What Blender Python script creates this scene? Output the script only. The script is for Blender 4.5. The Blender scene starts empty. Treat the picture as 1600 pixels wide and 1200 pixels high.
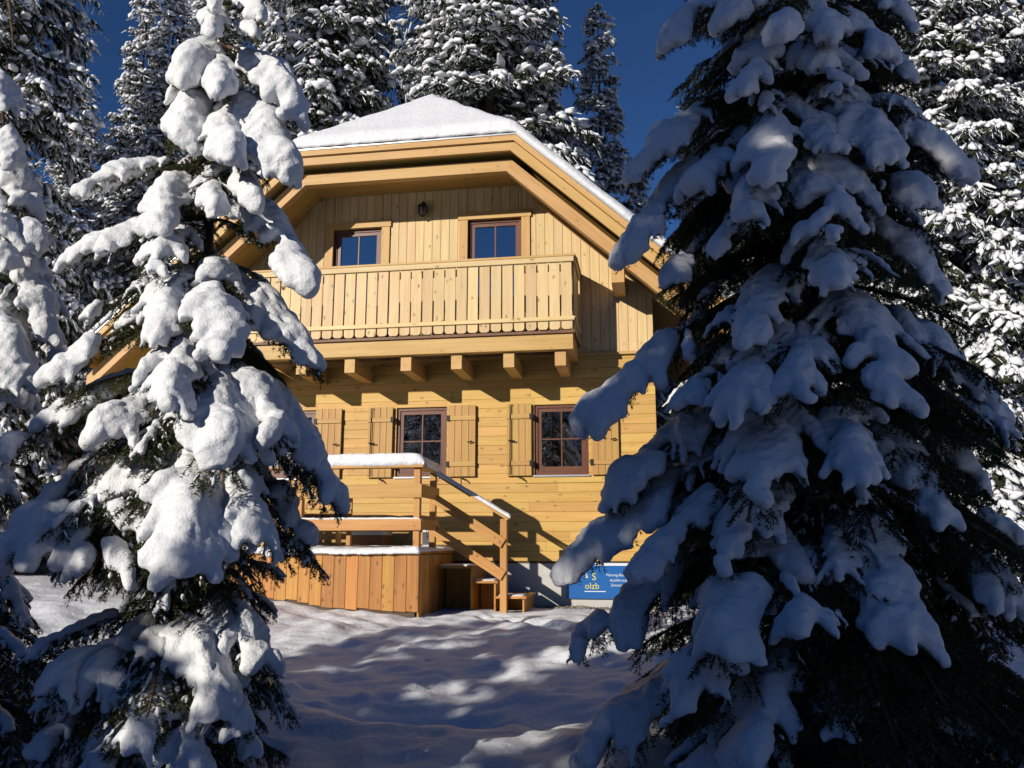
import bpy, math, random, time
import numpy as np
from mathutils import Matrix, Vector

T0 = time.time()
sc = bpy.context.scene
COL = sc.collection
rad = math.radians

# ------------------------------------------------------------------ camera
F = 1300.0                                  # focal length in pixels of the 1600 px wide photograph
PSI, TH = rad(9.2), rad(10.9)               # yaw to the left, pitch up
CAM = np.array([0.0, 0.0, 1.6])
FW = np.array([-math.sin(PSI) * math.cos(TH), math.cos(PSI) * math.cos(TH), math.sin(TH)])
RT = np.array([math.cos(PSI), math.sin(PSI), 0.0])
UP = np.cross(RT, FW)
cam = bpy.data.cameras.new('camera')
cam.sensor_width = 36.0
cam.lens = 36.0 * F / 1600.0
cam.clip_start = 0.05
cam.clip_end = 2000.0
camo = bpy.data.objects.new('camera', cam)
COL.objects.link(camo)
camo.matrix_world = Matrix(((RT[0], UP[0], -FW[0], CAM[0]), (RT[1], UP[1], -FW[1], CAM[1]),
                            (RT[2], UP[2], -FW[2], CAM[2]), (0, 0, 0, 1)))
sc.camera = camo

# ------------------------------------------------------------------ sky, sun, exposure
TOSUN = Vector((-0.65, -1.0, 0.40)).normalized()
world = bpy.data.worlds.new('World')
sc.world = world
world.use_nodes = True
wn = world.node_tree.nodes
sky = wn.new('ShaderNodeTexSky')
sky.sky_type = 'NISHITA'
sky.sun_disc = False
sky.sun_elevation = math.asin(TOSUN.z)
sky.sun_rotation = math.atan2(TOSUN.x, TOSUN.y)
sky.altitude = 2600
sky.air_density = 0.9
sky.dust_density = 0.0
sky.ozone_density = 8.0
wn['Background'].inputs[1].default_value = 0.078
world.node_tree.links.new(sky.outputs[0], wn['Background'].inputs[0])
sun = bpy.data.lights.new('sun', 'SUN')
sun.energy = 4.3
sun.angle = rad(0.53)
sun.color = (1.0, 0.93, 0.82)
suno = bpy.data.objects.new('sun', sun)
COL.objects.link(suno)
suno.rotation_euler = (-TOSUN).to_track_quat('-Z', 'Y').to_euler()
suno.location = (-20, -30, 30)
sc.view_settings.view_transform = 'Standard'
sc.view_settings.look = 'None'
sc.view_settings.gamma = 1.0
sc.view_settings.use_curve_mapping = False
sc.view_settings.exposure = 0.0
sc.render.engine = 'CYCLES'
sc.cycles.use_denoising = True
sc.cycles.max_bounces = 4
sc.cycles.diffuse_bounces = 1
sc.cycles.glossy_bounces = 3
sc.cycles.transmission_bounces = 4
sc.cycles.transparent_max_bounces = 8
sc.cycles.sample_clamp_indirect = 6.0

# ------------------------------------------------------------------ helpers
def ray(px, py):
    return FW + RT * ((px - 800) / F) + UP * ((600 - py) / F)
def at_depth(px, py, d):
    return CAM + ray(px, py) * d
def at_y(px, py, Y):
    r = ray(px, py)
    return CAM + r * (Y - CAM[1]) / r[1]

WM = {}
def link(name, data, M=None, parent=None):
    o = bpy.data.objects.new(name, data)
    COL.objects.link(o)
    M = M if M is not None else Matrix.Identity(4)
    WM[o.name] = M
    if parent is not None:
        o.parent = parent
        o.matrix_basis = WM[parent.name].inverted() @ M
    else:
        o.matrix_basis = M
    return o
def tag(o, label=None, cat=None, group=None, kind=None):
    if label: o['label'] = label
    if cat: o['category'] = cat
    if group: o['group'] = group
    if kind: o['kind'] = kind
    return o
def empty(name, loc, parent=None):
    o = link(name, None, Matrix.Translation(Vector(loc)), parent)
    o.empty_display_size = 0.1
    return o
def mesh_np(name, V, Fc, mats, mi=None, smooth=False):
    """V (n,3); Fc array (m,k) or list of arrays of several widths; mi material index per face"""
    me = bpy.data.meshes.new(name)
    V = np.asarray(V, dtype=np.float32)
    if not isinstance(Fc, list): Fc = [Fc]
    Fc = [np.asarray(f, dtype=np.int32) for f in Fc if len(f)]
    nl = sum(f.size for f in Fc); nf = sum(len(f) for f in Fc)
    me.vertices.add(len(V)); me.vertices.foreach_set('co', V.ravel())
    me.loops.add(nl); me.loops.foreach_set('vertex_index', np.concatenate([f.ravel() for f in Fc]))
    me.polygons.add(nf)
    tot = np.concatenate([np.full(len(f), f.shape[1], np.int32) for f in Fc])
    st = np.concatenate([[0], np.cumsum(tot)[:-1]]).astype(np.int32)
    me.polygons.foreach_set('loop_start', st)
    me.polygons.foreach_set('loop_total', tot)
    for m in (mats if isinstance(mats, (list, tuple)) else [mats]): me.materials.append(m)
    if mi is not None: me.polygons.foreach_set('material_index', np.asarray(mi, dtype=np.int32))
    if smooth is True: me.polygons.foreach_set('use_smooth', np.ones(nf, dtype=bool))
    elif smooth is not False: me.polygons.foreach_set('use_smooth', np.asarray(smooth, dtype=bool))
    me.update(calc_edges=True)
    me.validate()
    return me
def mesh_py(name, V, Fc, mat, smooth=False):
    me = bpy.data.meshes.new(name)
    me.from_pydata([tuple(v) for v in V], [], [tuple(f) for f in Fc])
    me.materials.append(mat)
    if smooth:
        for p in me.polygons: p.use_smooth = True
    me.update()
    return me
def world_obj(name, V, Fc, mat, parent=None, origin=None, smooth=False):
    V = np.asarray(V, dtype=float)
    o0 = np.asarray(origin, float) if origin is not None else V.mean(0)
    return link(name, mesh_py(name, V - o0, Fc, mat, smooth), Matrix.Translation(Vector(o0)), parent)

PLK = {}
def plank_mesh(w, t, L, c, s0, s1, mat):
    key = (round(w, 3), round(t, 3), round(L, 3), round(c, 4), round(s0, 3), round(s1, 3), mat.name)
    if key in PLK: return PLK[key]
    h = w / 2
    prof = [(-h, 0), (h, 0), (h, -t + c), (h - c, -t), (-h + c, -t), (-h, -t + c)]
    V = [(x, y, s0 * x) for x, y in prof] + [(x, y, L + s1 * x) for x, y in prof]
    Fc = [(i, (i + 1) % 6, 6 + (i + 1) % 6, 6 + i) for i in range(6)] + [tuple(range(5, -1, -1)), tuple(range(6, 12))]
    PLK[key] = mesh_py('plank', V, Fc, mat)
    return PLK[key]
def frame3(ldir, n):
    Z = Vector(ldir).normalized(); Y = -Vector(n).normalized(); X = Y.cross(Z).normalized(); Y = Z.cross(X)
    return X, Y, Z
def plank(name, parent, mat, p, ldir, n, w, t, L, c=0.004, s0=0.0, s1=0.0):
    """board whose back centre line starts at p and runs L along ldir, front facing n; s0/s1 shear its two ends"""
    X, Y, Z = frame3(ldir, n)
    M = Matrix(((X.x, Y.x, Z.x, p[0]), (X.y, Y.y, Z.y, p[1]), (X.z, Y.z, Z.z, p[2]), (0, 0, 0, 1)))
    return link(name, plank_mesh(w, t, L, c, s0, s1, mat), M, parent)
def beam(name, parent, mat, p0, p1, w, h, up=(0, 0, 1)):
    """square timber between two points, centred on the line; w across, h along up"""
    p0, p1 = Vector(p0), Vector(p1); d = p1 - p0; L = d.length
    u = Vector(up); u = (u - d.normalized() * u.dot(d.normalized())).normalized()
    return plank(name, parent, mat, p0 - u * (h / 2), d, u, w, h, L, c=min(0.006, h * .2))
def prism_xz(name, parent, mat, poly, y0, y1):
    """polygon of (x, z) extruded from y0 (front) to y1"""
    n = len(poly)
    V = [(x, y0, z) for x, z in poly] + [(x, y1, z) for x, z in poly]
    A = sum(poly[i][0] * poly[(i + 1) % n][1] - poly[(i + 1) % n][0] * poly[i][1] for i in range(n))
    f0 = tuple(range(n)); f1 = tuple(range(2 * n - 1, n - 1, -1))
    Fc = [f0, f1] + [(i, n + i, n + (i + 1) % n, (i + 1) % n) for i in range(n)]
    if A < 0: Fc = [tuple(reversed(f)) for f in Fc]
    return world_obj(name, V, Fc, mat, parent)
def box(name, parent, mat, x0, x1, y0, y1, z0, z1):
    return prism_xz(name, parent, mat, [(x0, z0), (x1, z0), (x1, z1), (x0, z1)], y0, y1)
def tube(pts, r, n=6, cap=True):
    pts = [np.array(p, float) for p in pts]; V = []; Fc = []
    rs = r if hasattr(r, '__len__') else [r] * len(pts)
    for i, p in enumerate(pts):
        t = pts[min(i + 1, len(pts) - 1)] - pts[max(i - 1, 0)]; t = t / (np.linalg.norm(t) + 1e-9)
        a = np.array([0, 0, 1.0]) if abs(t[2]) < .9 else np.array([1.0, 0, 0])
        u = np.cross(t, a); u /= np.linalg.norm(u); v = np.cross(t, u)
        for k in range(n):
            an = 2 * math.pi * k / n
            V.append(p + (u * math.cos(an) + v * math.sin(an)) * rs[i])
    for i in range(len(pts) - 1):
        for k in range(n):
            Fc.append((i * n + k, (i + 1) * n + k, (i + 1) * n + (k + 1) % n, i * n + (k + 1) % n))
    if cap:
        Fc.append(tuple(range(n))); Fc.append(tuple(range(len(V) - 1, len(V) - n - 1, -1)))
    return V, Fc
def merge(*parts):
    V = []; Fc = []
    for v, f in parts:
        o = len(V); V += list(v); Fc += [tuple(i + o for i in q) for q in f]
    return V, Fc
def boxvf(x0, x1, y0, y1, z0, z1):
    V = [(x, y, z) for z in (z0, z1) for y in (y0, y1) for x in (x0, x1)]
    return V, [(0, 2, 3, 1), (4, 5, 7, 6), (0, 1, 5, 4), (2, 6, 7, 3), (0, 4, 6, 2), (1, 3, 7, 5)]

def sinnoise(P, seed, f0=1.0, octv=4):
    """cheap smooth noise, about -1..1, over points (n,d)"""
    r = np.random.default_rng(seed); P = np.asarray(P, float); out = np.zeros(len(P)); a = 1.0; s = 0
    for o in range(octv):
        for k in range(3):
            w = r.normal(size=P.shape[1]); w *= f0 * (2 ** o) / np.linalg.norm(w) * r.uniform(.7, 1.3)
            out += a * np.sin(P @ w + r.uniform(0, 6.28)) / 1.8
        s += a; a *= .5
    return out / s

# ------------------------------------------------------------------ materials
def newmat(name):
    m = bpy.data.materials.new(name); m.use_nodes = True
    return m, m.node_tree.nodes, m.node_tree.links, m.node_tree.nodes['Principled BSDF']
def plain(name, col, rough=.6, metal=0.0, vary=.0):
    m, n, l, b = newmat(name)
    b.inputs['Base Color'].default_value = (*col, 1); b.inputs['Roughness'].default_value = rough; b.inputs['Metallic'].default_value = metal
    if vary:
        tc = n.new('ShaderNodeTexCoord'); ns = n.new('ShaderNodeTexNoise'); ns.inputs['Scale'].default_value = 6; ns.inputs['Detail'].default_value = 6
        l.new(tc.outputs['Object'], ns.inputs['Vector'])
        mr = n.new('ShaderNodeMapRange'); mr.inputs[1].default_value = .3; mr.inputs[2].default_value = .7; mr.inputs[3].default_value = 1 - vary; mr.inputs[4].default_value = 1 + vary
        l.new(ns.outputs[0], mr.inputs[0])
        mx = n.new('ShaderNodeMix'); mx.data_type = 'RGBA'; mx.blend_type = 'MULTIPLY'; mx.inputs[0].default_value = 1
        mx.inputs[6].default_value = (*col, 1); l.new(mr.outputs[0], mx.inputs[7]); l.new(mx.outputs[2], b.inputs['Base Color'])
        bp = n.new('ShaderNodeBump'); bp.inputs['Strength'].default_value = .25; bp.inputs['Distance'].default_value = .01
        l.new(ns.outputs[0], bp.inputs['Height']); l.new(bp.outputs[0], b.inputs['Normal'])
    return m
def wood(name, light, dark, knot=(0.22, 0.09, 0.022), rough=.55, vary=.14, knots=1.0):
    """boards: the object's own Z is the length of the grain, every board has its own shade and figure"""
    m, n, l, b = newmat(name)
    tc = n.new('ShaderNodeTexCoord'); oi = n.new('ShaderNodeObjectInfo')
    off = n.new('ShaderNodeVectorMath'); off.operation = 'SCALE'; off.inputs[0].default_value = (37.1, 11.3, 53.7)
    l.new(oi.outputs['Random'], off.inputs['Scale'])
    ad = n.new('ShaderNodeVectorMath'); ad.operation = 'ADD'; l.new(tc.outputs['Object'], ad.inputs[0]); l.new(off.outputs[0], ad.inputs[1])
    # knots: sparse voronoi cells
    mk = n.new('ShaderNodeMapping'); mk.inputs['Scale'].default_value = (9.0, 9.0, 4.6)
    wp = n.new('ShaderNodeTexNoise'); wp.inputs['Scale'].default_value = 22; wp.inputs['Detail'].default_value = 2; l.new(ad.outputs[0], wp.inputs['Vector'])
    ws = n.new('ShaderNodeVectorMath'); ws.operation = 'MULTIPLY_ADD'; ws.inputs[1].default_value = (.05, .05, .07); l.new(wp.outputs['Color'], ws.inputs[0]); l.new(ad.outputs[0], ws.inputs[2]); l.new(ws.outputs[0], mk.inputs[0])
    vo = n.new('ShaderNodeTexVoronoi'); vo.inputs['Scale'].default_value = 1.0; l.new(mk.outputs[0], vo.inputs['Vector'])
    kr = n.new('ShaderNodeMapRange'); kr.inputs[1].default_value = .05; kr.inputs[2].default_value = .22; kr.inputs[3].default_value = 1; kr.inputs[4].default_value = 0
    l.new(vo.outputs['Distance'], kr.inputs[0])
    # grain lines bent round the knots
    mg = n.new('ShaderNodeMapping'); mg.inputs['Scale'].default_value = (26, 26, 1.1); l.new(ad.outputs[0], mg.inputs[0])
    n1 = n.new('ShaderNodeTexNoise'); n1.inputs['Scale'].default_value = 1.0; n1.inputs['Detail'].default_value = 5; n1.inputs['Distortion'].default_value = .6
    l.new(mg.outputs[0], n1.inputs['Vector'])
    m2 = n.new('ShaderNodeMapping'); m2.inputs['Scale'].default_value = (5, 5, .7); l.new(ad.outputs[0], m2.inputs[0])
    n2 = n.new('ShaderNodeTexNoise'); n2.inputs['Scale'].default_value = 1.0; n2.inputs['Detail'].default_value = 3; l.new(m2.outputs[0], n2.inputs['Vector'])
    s = n.new('ShaderNodeMath'); s.operation = 'MULTIPLY_ADD'; s.inputs[1].default_value = .6; l.new(n1.outputs[0], s.inputs[0])
    s2 = n.new('ShaderNodeMath'); s2.operation = 'MULTIPLY'; s2.inputs[1].default_value = .4; l.new(n2.outputs[0], s2.inputs[0]); l.new(s2.outputs[0], s.inputs[2])
    cr = n.new('ShaderNodeValToRGB'); cr.color_ramp.elements[0].position = .36; cr.color_ramp.elements[0].color = (*dark, 1)
    cr.color_ramp.elements[1].position = .60; cr.color_ramp.elements[1].color = (*light, 1); l.new(s.outputs[0], cr.inputs[0])
    km = n.new('ShaderNodeMath'); km.operation = 'MULTIPLY'; km.inputs[1].default_value = .85 * knots
    sx = n.new('ShaderNodeSeparateColor'); l.new(vo.outputs['Color'], sx.inputs[0]); gt = n.new('ShaderNodeMath'); gt.operation = 'GREATER_THAN'; gt.inputs[1].default_value = .45; l.new(sx.outputs[0], gt.inputs[0])
    kg = n.new('ShaderNodeMath'); kg.operation = 'MULTIPLY'; l.new(gt.outputs[0], kg.inputs[0]); l.new(kr.outputs[0], kg.inputs[1]); l.new(kg.outputs[0], km.inputs[0])
    mx = n.new('ShaderNodeMix'); mx.data_type = 'RGBA'; l.new(km.outputs[0], mx.inputs[0]); l.new(cr.outputs[0], mx.inputs[6]); mx.inputs[7].default_value = (*knot, 1)
    hs = n.new('ShaderNodeHueSaturation'); l.new(mx.outputs[2], hs.inputs['Color'])
    vr = n.new('ShaderNodeMapRange'); vr.inputs[3].default_value = 1 - vary; vr.inputs[4].default_value = 1 + vary * .7; l.new(oi.outputs['Random'], vr.inputs[0]); l.new(vr.outputs[0], hs.inputs['Value'])
    fr = n.new('ShaderNodeMath'); fr.operation = 'FRACT'; f7 = n.new('ShaderNodeMath'); f7.operation = 'MULTIPLY'; f7.inputs[1].default_value = 7.3; l.new(oi.outputs['Random'], f7.inputs[0]); l.new(f7.outputs[0], fr.inputs[0])
    hr = n.new('ShaderNodeMapRange'); hr.inputs[3].default_value = .492; hr.inputs[4].default_value = .508; l.new(fr.outputs[0], hr.inputs[0]); l.new(hr.outputs[0], hs.inputs['Hue'])
    l.new(hs.outputs[0], b.inputs['Base Color'])
    bp = n.new('ShaderNodeBump'); bp.inputs['Strength'].default_value = .18; bp.inputs['Distance'].default_value = .004; l.new(n1.outputs[0], bp.inputs['Height']); l.new(bp.outputs[0], b.inputs['Normal'])
    b.inputs['Roughness'].default_value = rough
    return m
def snowmat(name, col=(.86, .875, .90), bump=.35, scale=60.0):
    m, n, l, b = newmat(name)
    b.inputs['Base Color'].default_value = (*col, 1); b.inputs['Roughness'].default_value = .55
    b.inputs['Specular IOR Level'].default_value = .25
    tc = n.new('ShaderNodeTexCoord'); ns = n.new('ShaderNodeTexNoise'); ns.inputs['Scale'].default_value = scale; ns.inputs['Detail'].default_value = 6; ns.inputs['Roughness'].default_value = .65
    n2 = n.new('ShaderNodeTexNoise'); n2.inputs['Scale'].default_value = scale * .17; n2.inputs['Detail'].default_value = 3
    l.new(tc.outputs['Object'], ns.inputs['Vector']); l.new(tc.outputs['Object'], n2.inputs['Vector'])
    ma = n.new('ShaderNodeMath'); ma.operation = 'MULTIPLY_ADD'; ma.inputs[1].default_value = 2.6; l.new(n2.outputs[0], ma.inputs[0]); l.new(ns.outputs[0], ma.inputs[2])
    bp = n.new('ShaderNodeBump'); bp.inputs['Strength'].default_value = bump; bp.inputs['Distance'].default_value = .012
    l.new(ma.outputs[0], bp.inputs['Height']); l.new(bp.outputs[0], b.inputs['Normal'])
    return m
def needlemat(name, c0, c1):
    m, n, l, b = newmat(name)
    g = n.new('ShaderNodeNewGeometry'); ns = n.new('ShaderNodeTexNoise'); ns.inputs['Scale'].default_value = 3.5; ns.inputs['Detail'].default_value = 3
    l.new(g.outputs['Position'], ns.inputs['Vector'])
    cr = n.new('ShaderNodeValToRGB'); cr.color_ramp.elements[0].position = .35; cr.color_ramp.elements[0].color = (*c0, 1)
    cr.color_ramp.elements[1].position = .68; cr.color_ramp.elements[1].color = (*c1, 1)
    l.new(ns.outputs[0], cr.inputs[0]); l.new(cr.outputs[0], b.inputs['Base Color']); b.inputs['Roughness'].default_value = .5
    b.inputs['Specular IOR Level'].default_value = .25
    return m
def glassmat(name):
    m, n, l, b = newmat(name)
    out = n['Material Output']
    tr = n.new('ShaderNodeBsdfTransparent'); tr.inputs[0].default_value = (.75, .78, .78, 1)
    gl = n.new('ShaderNodeBsdfGlossy'); gl.inputs['Roughness'].default_value = .01; gl.inputs['Color'].default_value = (1, 1, 1, 1)
    fr = n.new('ShaderNodeFresnel'); fr.inputs['IOR'].default_value = 1.9
    mp = n.new('ShaderNodeMapRange'); mp.inputs[3].default_value = .22; mp.inputs[4].default_value = 1.0; l.new(fr.outputs[0], mp.inputs[0])
    mx = n.new('ShaderNodeMixShader'); l.new(mp.outputs[0], mx.inputs[0]); l.new(tr.outputs[0], mx.inputs[1]); l.new(gl.outputs[0], mx.inputs[2])
    l.new(mx.outputs[0], out.inputs[0]); n.remove(b)
    return m

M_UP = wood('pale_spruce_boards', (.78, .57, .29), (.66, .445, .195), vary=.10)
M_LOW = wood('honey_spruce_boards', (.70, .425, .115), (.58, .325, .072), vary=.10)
M_TRIM = wood('honey_trim', (.66, .405, .145), (.55, .31, .09), vary=.07, knots=.6)
M_SHUT = wood('shutter_wood', (.58, .34, .10), (.47, .255, .065), vary=.05, knots=.25)
M_DECK = wood('orange_larch', (.62, .285, .058), (.45, .175, .030), vary=.24, knot=(.12, .04, .012))
M_RAIL = wood('railing_larch', (.62, .33, .09), (.48, .22, .05), vary=.10)
M_FRAME = wood('brown_window_frame', (.17, .060, .026), (.115, .038, .017), vary=.04, knots=0, rough=.4)
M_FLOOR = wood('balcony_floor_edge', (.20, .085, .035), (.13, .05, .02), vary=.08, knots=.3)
M_DARKW = wood('dark_backing', (.10, .055, .02), (.07, .035, .012), knots=0)
M_SNOW = snowmat('snow', bump=.62, scale=75.0)
M_GSNOW = snowmat('ground_snow', (.84, .86, .90), bump=.9, scale=22.0)
M_BSNOW = snowmat('forest_snow', (.84, .86, .89), bump=.2, scale=20)
M_NEEDLE = needlemat('spruce_needles', (.030, .042, .016), (.075, .088, .028))
M_BNEEDLE = needlemat('forest_needles', (.020, .028, .014), (.045, .055, .024))
M_BARK = plain('bark', (.085, .06, .042), .9, vary=.35)
M_TWIG = plain('twig', (.12, .075, .042), .8)
M_IRON = plain('black_iron', (.02, .018, .017), .5, .6)
M_PLINTH = plain('plinth_render', (.58, .56, .52), .85, vary=.06)
M_METAL = plain('drip_edge_metal', (.45, .47, .50), .4, .8)
M_GLASS = glassmat('window_glass')
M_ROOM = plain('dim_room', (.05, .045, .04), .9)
M_CURT = plain('red_curtain', (.35, .02, .03), .8)
M_WHITE = plain('white_wax', (.8, .78, .72), .5)
M_BLUE = plain('sign_blue', (.015, .13, .42), .35)
M_YEL = plain('sign_yellow', (.75, .70, .08), .5)
M_LETTER = plain('sign_white', (.8, .8, .8), .5)
M_LAMPG = plain('lamp_glass', (.16, .16, .15), .05)
M_PLAQ = plain('plaque_white', (.75, .74, .70), .5)
M_GRAV = plain('gravel', (.23, .20, .15), .9, vary=.4)

# ------------------------------------------------------------------ ground
_rd = random.Random(17); DENTS = []
for k in range(46):                                    # footprints from the clearing to the steps
    q = k / 45; px_ = 1.2 - 3.2 * q + .35 * math.sin(q * 5); py_ = 6.6 + 5.4 * q
    DENTS.append((px_ + (.13 if k % 2 else -.13) + _rd.uniform(-.05, .05), py_ + _rd.uniform(-.05, .05), -_rd.uniform(.05, .10), _rd.uniform(.10, .14)))
for k in range(150):                                   # lumps fallen from trees and roof
    DENTS.append((_rd.uniform(-6.5, 2.0), _rd.uniform(4.5, 11.2), _rd.uniform(.015, .05) * _rd.choice([1, 1, -1]), _rd.uniform(.06, .16)))
def ground_z(x, y):
    x = np.asarray(x, float); y = np.asarray(y, float)
    z = np.interp(y, [-60, -8, 0, 3, 4.4, 5.35, 6.0, 6.8, 7.6, 8.6, 10.2, 11.4, 13.4, 17, 24, 60, 200, 700],
                  [-3.5, -.35, -.10, .02, .24, .44, .42, .36, .36, .44, .60, .66, .62, .7, 1.6, 11, 45, 120])
    z = z + np.where((y > 1) & (y < 16), np.clip(-3.2 - x, 0, 6) * .075 * np.clip((y - 6) / 4, 0, 1), 0)
    # hollow behind the near crest
    z = z - .36 * np.exp(-(((x + 1.55) / 1.05) ** 2 + ((y - 6.55) / .62) ** 2))
    z = z + .14 * np.exp(-(((x + 2.7) / 1.1) ** 2 + ((y - 5.4) / .35) ** 2)) + .10 * np.exp(-(((x - .2) / 1.2) ** 2 + ((y - 5.9) / .5) ** 2))
    z = z + .10 * np.exp(-(((x + 2.9) / .8) ** 2 + ((y - 9.6) / .6) ** 2)) + .10 * np.exp(-(((x + .6) / .9) ** 2 + ((y - 8.9) / .7) ** 2))
    P = np.stack([x.ravel(), y.ravel()], 1)
    nz = (sinnoise(P, 3, 1.4, 3) * .05 + sinnoise(P, 4, 4.5, 4) * .036 + sinnoise(P, 6, 15, 2) * .021).reshape(x.shape)
    calm = np.clip((12.9 - y) / 1.2, .25, 1)
    near = (y > 2) & (y < 13.2) & (np.abs(x + 1.5) < 6)
    if near.any():
        xs_, ys_ = x[near], y[near]; d = np.zeros(xs_.shape)
        for (fx, fy, fa, fr) in DENTS: d += fa * np.exp(-(((xs_ - fx) ** 2 + (ys_ - fy) ** 2) / fr ** 2) ** 1.4)
        z = z.copy(); z[near] += d
    return z + nz * calm
def build_ground():
    def axis(c, near, step, far):
        a = [0.0]; s = step
        while a[-1] < far:
            a.append(a[-1] + s)
            if a[-1] > near: s *= 1.16
        a = np.array(a); return np.concatenate([c - a[:0:-1], c + a])
    xs = axis(-1.5, 5.0, .055, 700); ys = axis(7.5, 5.0, .055, 700)
    X, Y = np.meshgrid(xs, ys)
    Z = ground_z(X, Y)
    nx, ny = len(xs), len(ys)
    I = np.arange(nx * ny).reshape(ny, nx)
    Q = np.stack([I[:-1, :-1], I[:-1, 1:], I[1:, 1:], I[1:, :-1]], -1).reshape(-1, 4)
    V = np.stack([X, Y, Z], -1).reshape(-1, 3)
    o = link('snowy_ground', mesh_np('snowy_ground', V, Q, M_GSNOW, smooth=True))
    tag(o, 'uneven snow covered ground with hollow and mounds', None, kind='structure')
build_ground()
def build_sky_screen_hills():  # unseen ring, added to cut the bright low sky off the house
    """added wooded snowy valley sides all round, far off"""
    n, m = 240, 14; V = []
    for j in range(m):
        q = j / (m - 1); R = 170 + 260 * q
        a = np.linspace(0, 2 * np.pi, n, endpoint=False); c = np.stack([np.cos(a), np.sin(a)], 1)
        ridge = 13.5 + 2.2 * sinnoise(c * 4, 71, 1.3, 4)
        h = -12 + (R * np.tan(np.radians(ridge)) + 12) * np.sin(q * np.pi / 2) ** 1.2 + sinnoise(c * R, 72, .06, 4) * 5 * q
        V.append(np.stack([c[:, 0] * R, c[:, 1] * R, h], 1))
    V = np.concatenate(V); I = np.arange(n * m).reshape(m, n); J = np.roll(I, -1, axis=1)
    Q = np.stack([I[:-1], J[:-1], J[1:], I[1:]], -1).reshape(-1, 4)
    mt, nn, l, b = newmat('wooded_slope'); g = nn.new('ShaderNodeNewGeometry'); ns = nn.new('ShaderNodeTexNoise'); ns.inputs['Scale'].default_value = .35; ns.inputs['Detail'].default_value = 6
    l.new(g.outputs['Position'], ns.inputs['Vector']); cr = nn.new('ShaderNodeValToRGB')
    cr.color_ramp.elements[0].position = .45; cr.color_ramp.elements[0].color = (.025, .032, .022, 1); cr.color_ramp.elements[1].position = .62; cr.color_ramp.elements[1].color = (.42, .44, .47, 1)
    l.new(ns.outputs[0], cr.inputs[0]); l.new(cr.outputs[0], b.inputs['Base Color']); b.inputs['Roughness'].default_value = .9
    o = link('sky_screen_hills', mesh_np('sky_screen_hills', V, Q, mt, smooth=True)); tag(o, 'unseen wooded snowy valley sides added around the clearing to block the low sky', kind='structure')
build_sky_screen_hills()

# ------------------------------------------------------------------ chalet
WY = 13.40                       # front face of the wall boards
XC, XL, XR = -3.83, -7.83, 0.17  # centre line, corners
EZ, EHALF, SL = 8.08, 1.93, 0.92 # hip eave height and half width, roof pitch
RY0, RY1 = 12.18, 21.0           # roof front and back
RIDGE = EZ + EHALF * SL
XE = 5.45                        # half width of the roof at its low eaves
HIPY = 14.12
FR = (0, -1, 0)
chalet = empty('chalet', (XC, WY, .62))
tag(chalet, 'honey coloured wooden chalet with balcony and snow covered half hipped roof', 'house')

def roof_z(x, y):
    side = RIDGE - SL * abs(x - XC)
    hip = EZ + (y - RY0) * (RIDGE - EZ) / (HIPY - RY0)
    return min(side, hip)
def offset_line(d):
    """front roof outline moved d below and square to itself: left end, two hip corners, right end"""
    n = math.hypot(1, SL)
    zc = EZ - d
    xh = EHALF + (d - d * n) / SL            # where the lowered slope meets the lowered hip eave
    ze = RIDGE - SL * XE - d * n
    return [(XC - XE, ze), (XC - xh, zc), (XC + xh, zc), (XC + XE, ze)]
def roof_band(name, parent, mat, d0, d1, y0, y1):
    a, b = offset_line(d0), offset_line(d1)
    out = []
    for i in range(3):
        p = [a[i], a[i + 1], b[i + 1], b[i]]
        cx = sum(q[0] for q in p) / 4; cz = sum(q[1] for q in p) / 4
        dx, dz = a[i + 1][0] - a[i][0], a[i + 1][1] - a[i][1]
        L = math.hypot(dx, dz); dx, dz = dx / L, dz / L
        # local frame with Z along the board so that the grain runs lengthwise
        X = Vector((-dz, 0, dx)) * -1; Z = Vector((dx, 0, dz)); Yv = Z.cross(X)
        c = Vector((cx, y0, cz))
        M = Matrix(((X.x, Yv.x, Z.x, c.x), (X.y, Yv.y, Z.y, c.y), (X.z, Yv.z, Z.z, c.z), (0, 0, 0, 1)))
        Mi = M.inverted()
        V = [Mi @ Vector((q[0], y0, q[1])) for q in p] + [Mi @ Vector((q[0], y1, q[1])) for q in p]
        Fc = [(3, 2, 1, 0), (4, 5, 6, 7)] + [(k, (k + 1) % 4, 4 + (k + 1) % 4, 4 + k) for k in range(4)]
        out.append(link(name, mesh_py(name, V, Fc, mat), M, parent))
    return out

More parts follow.
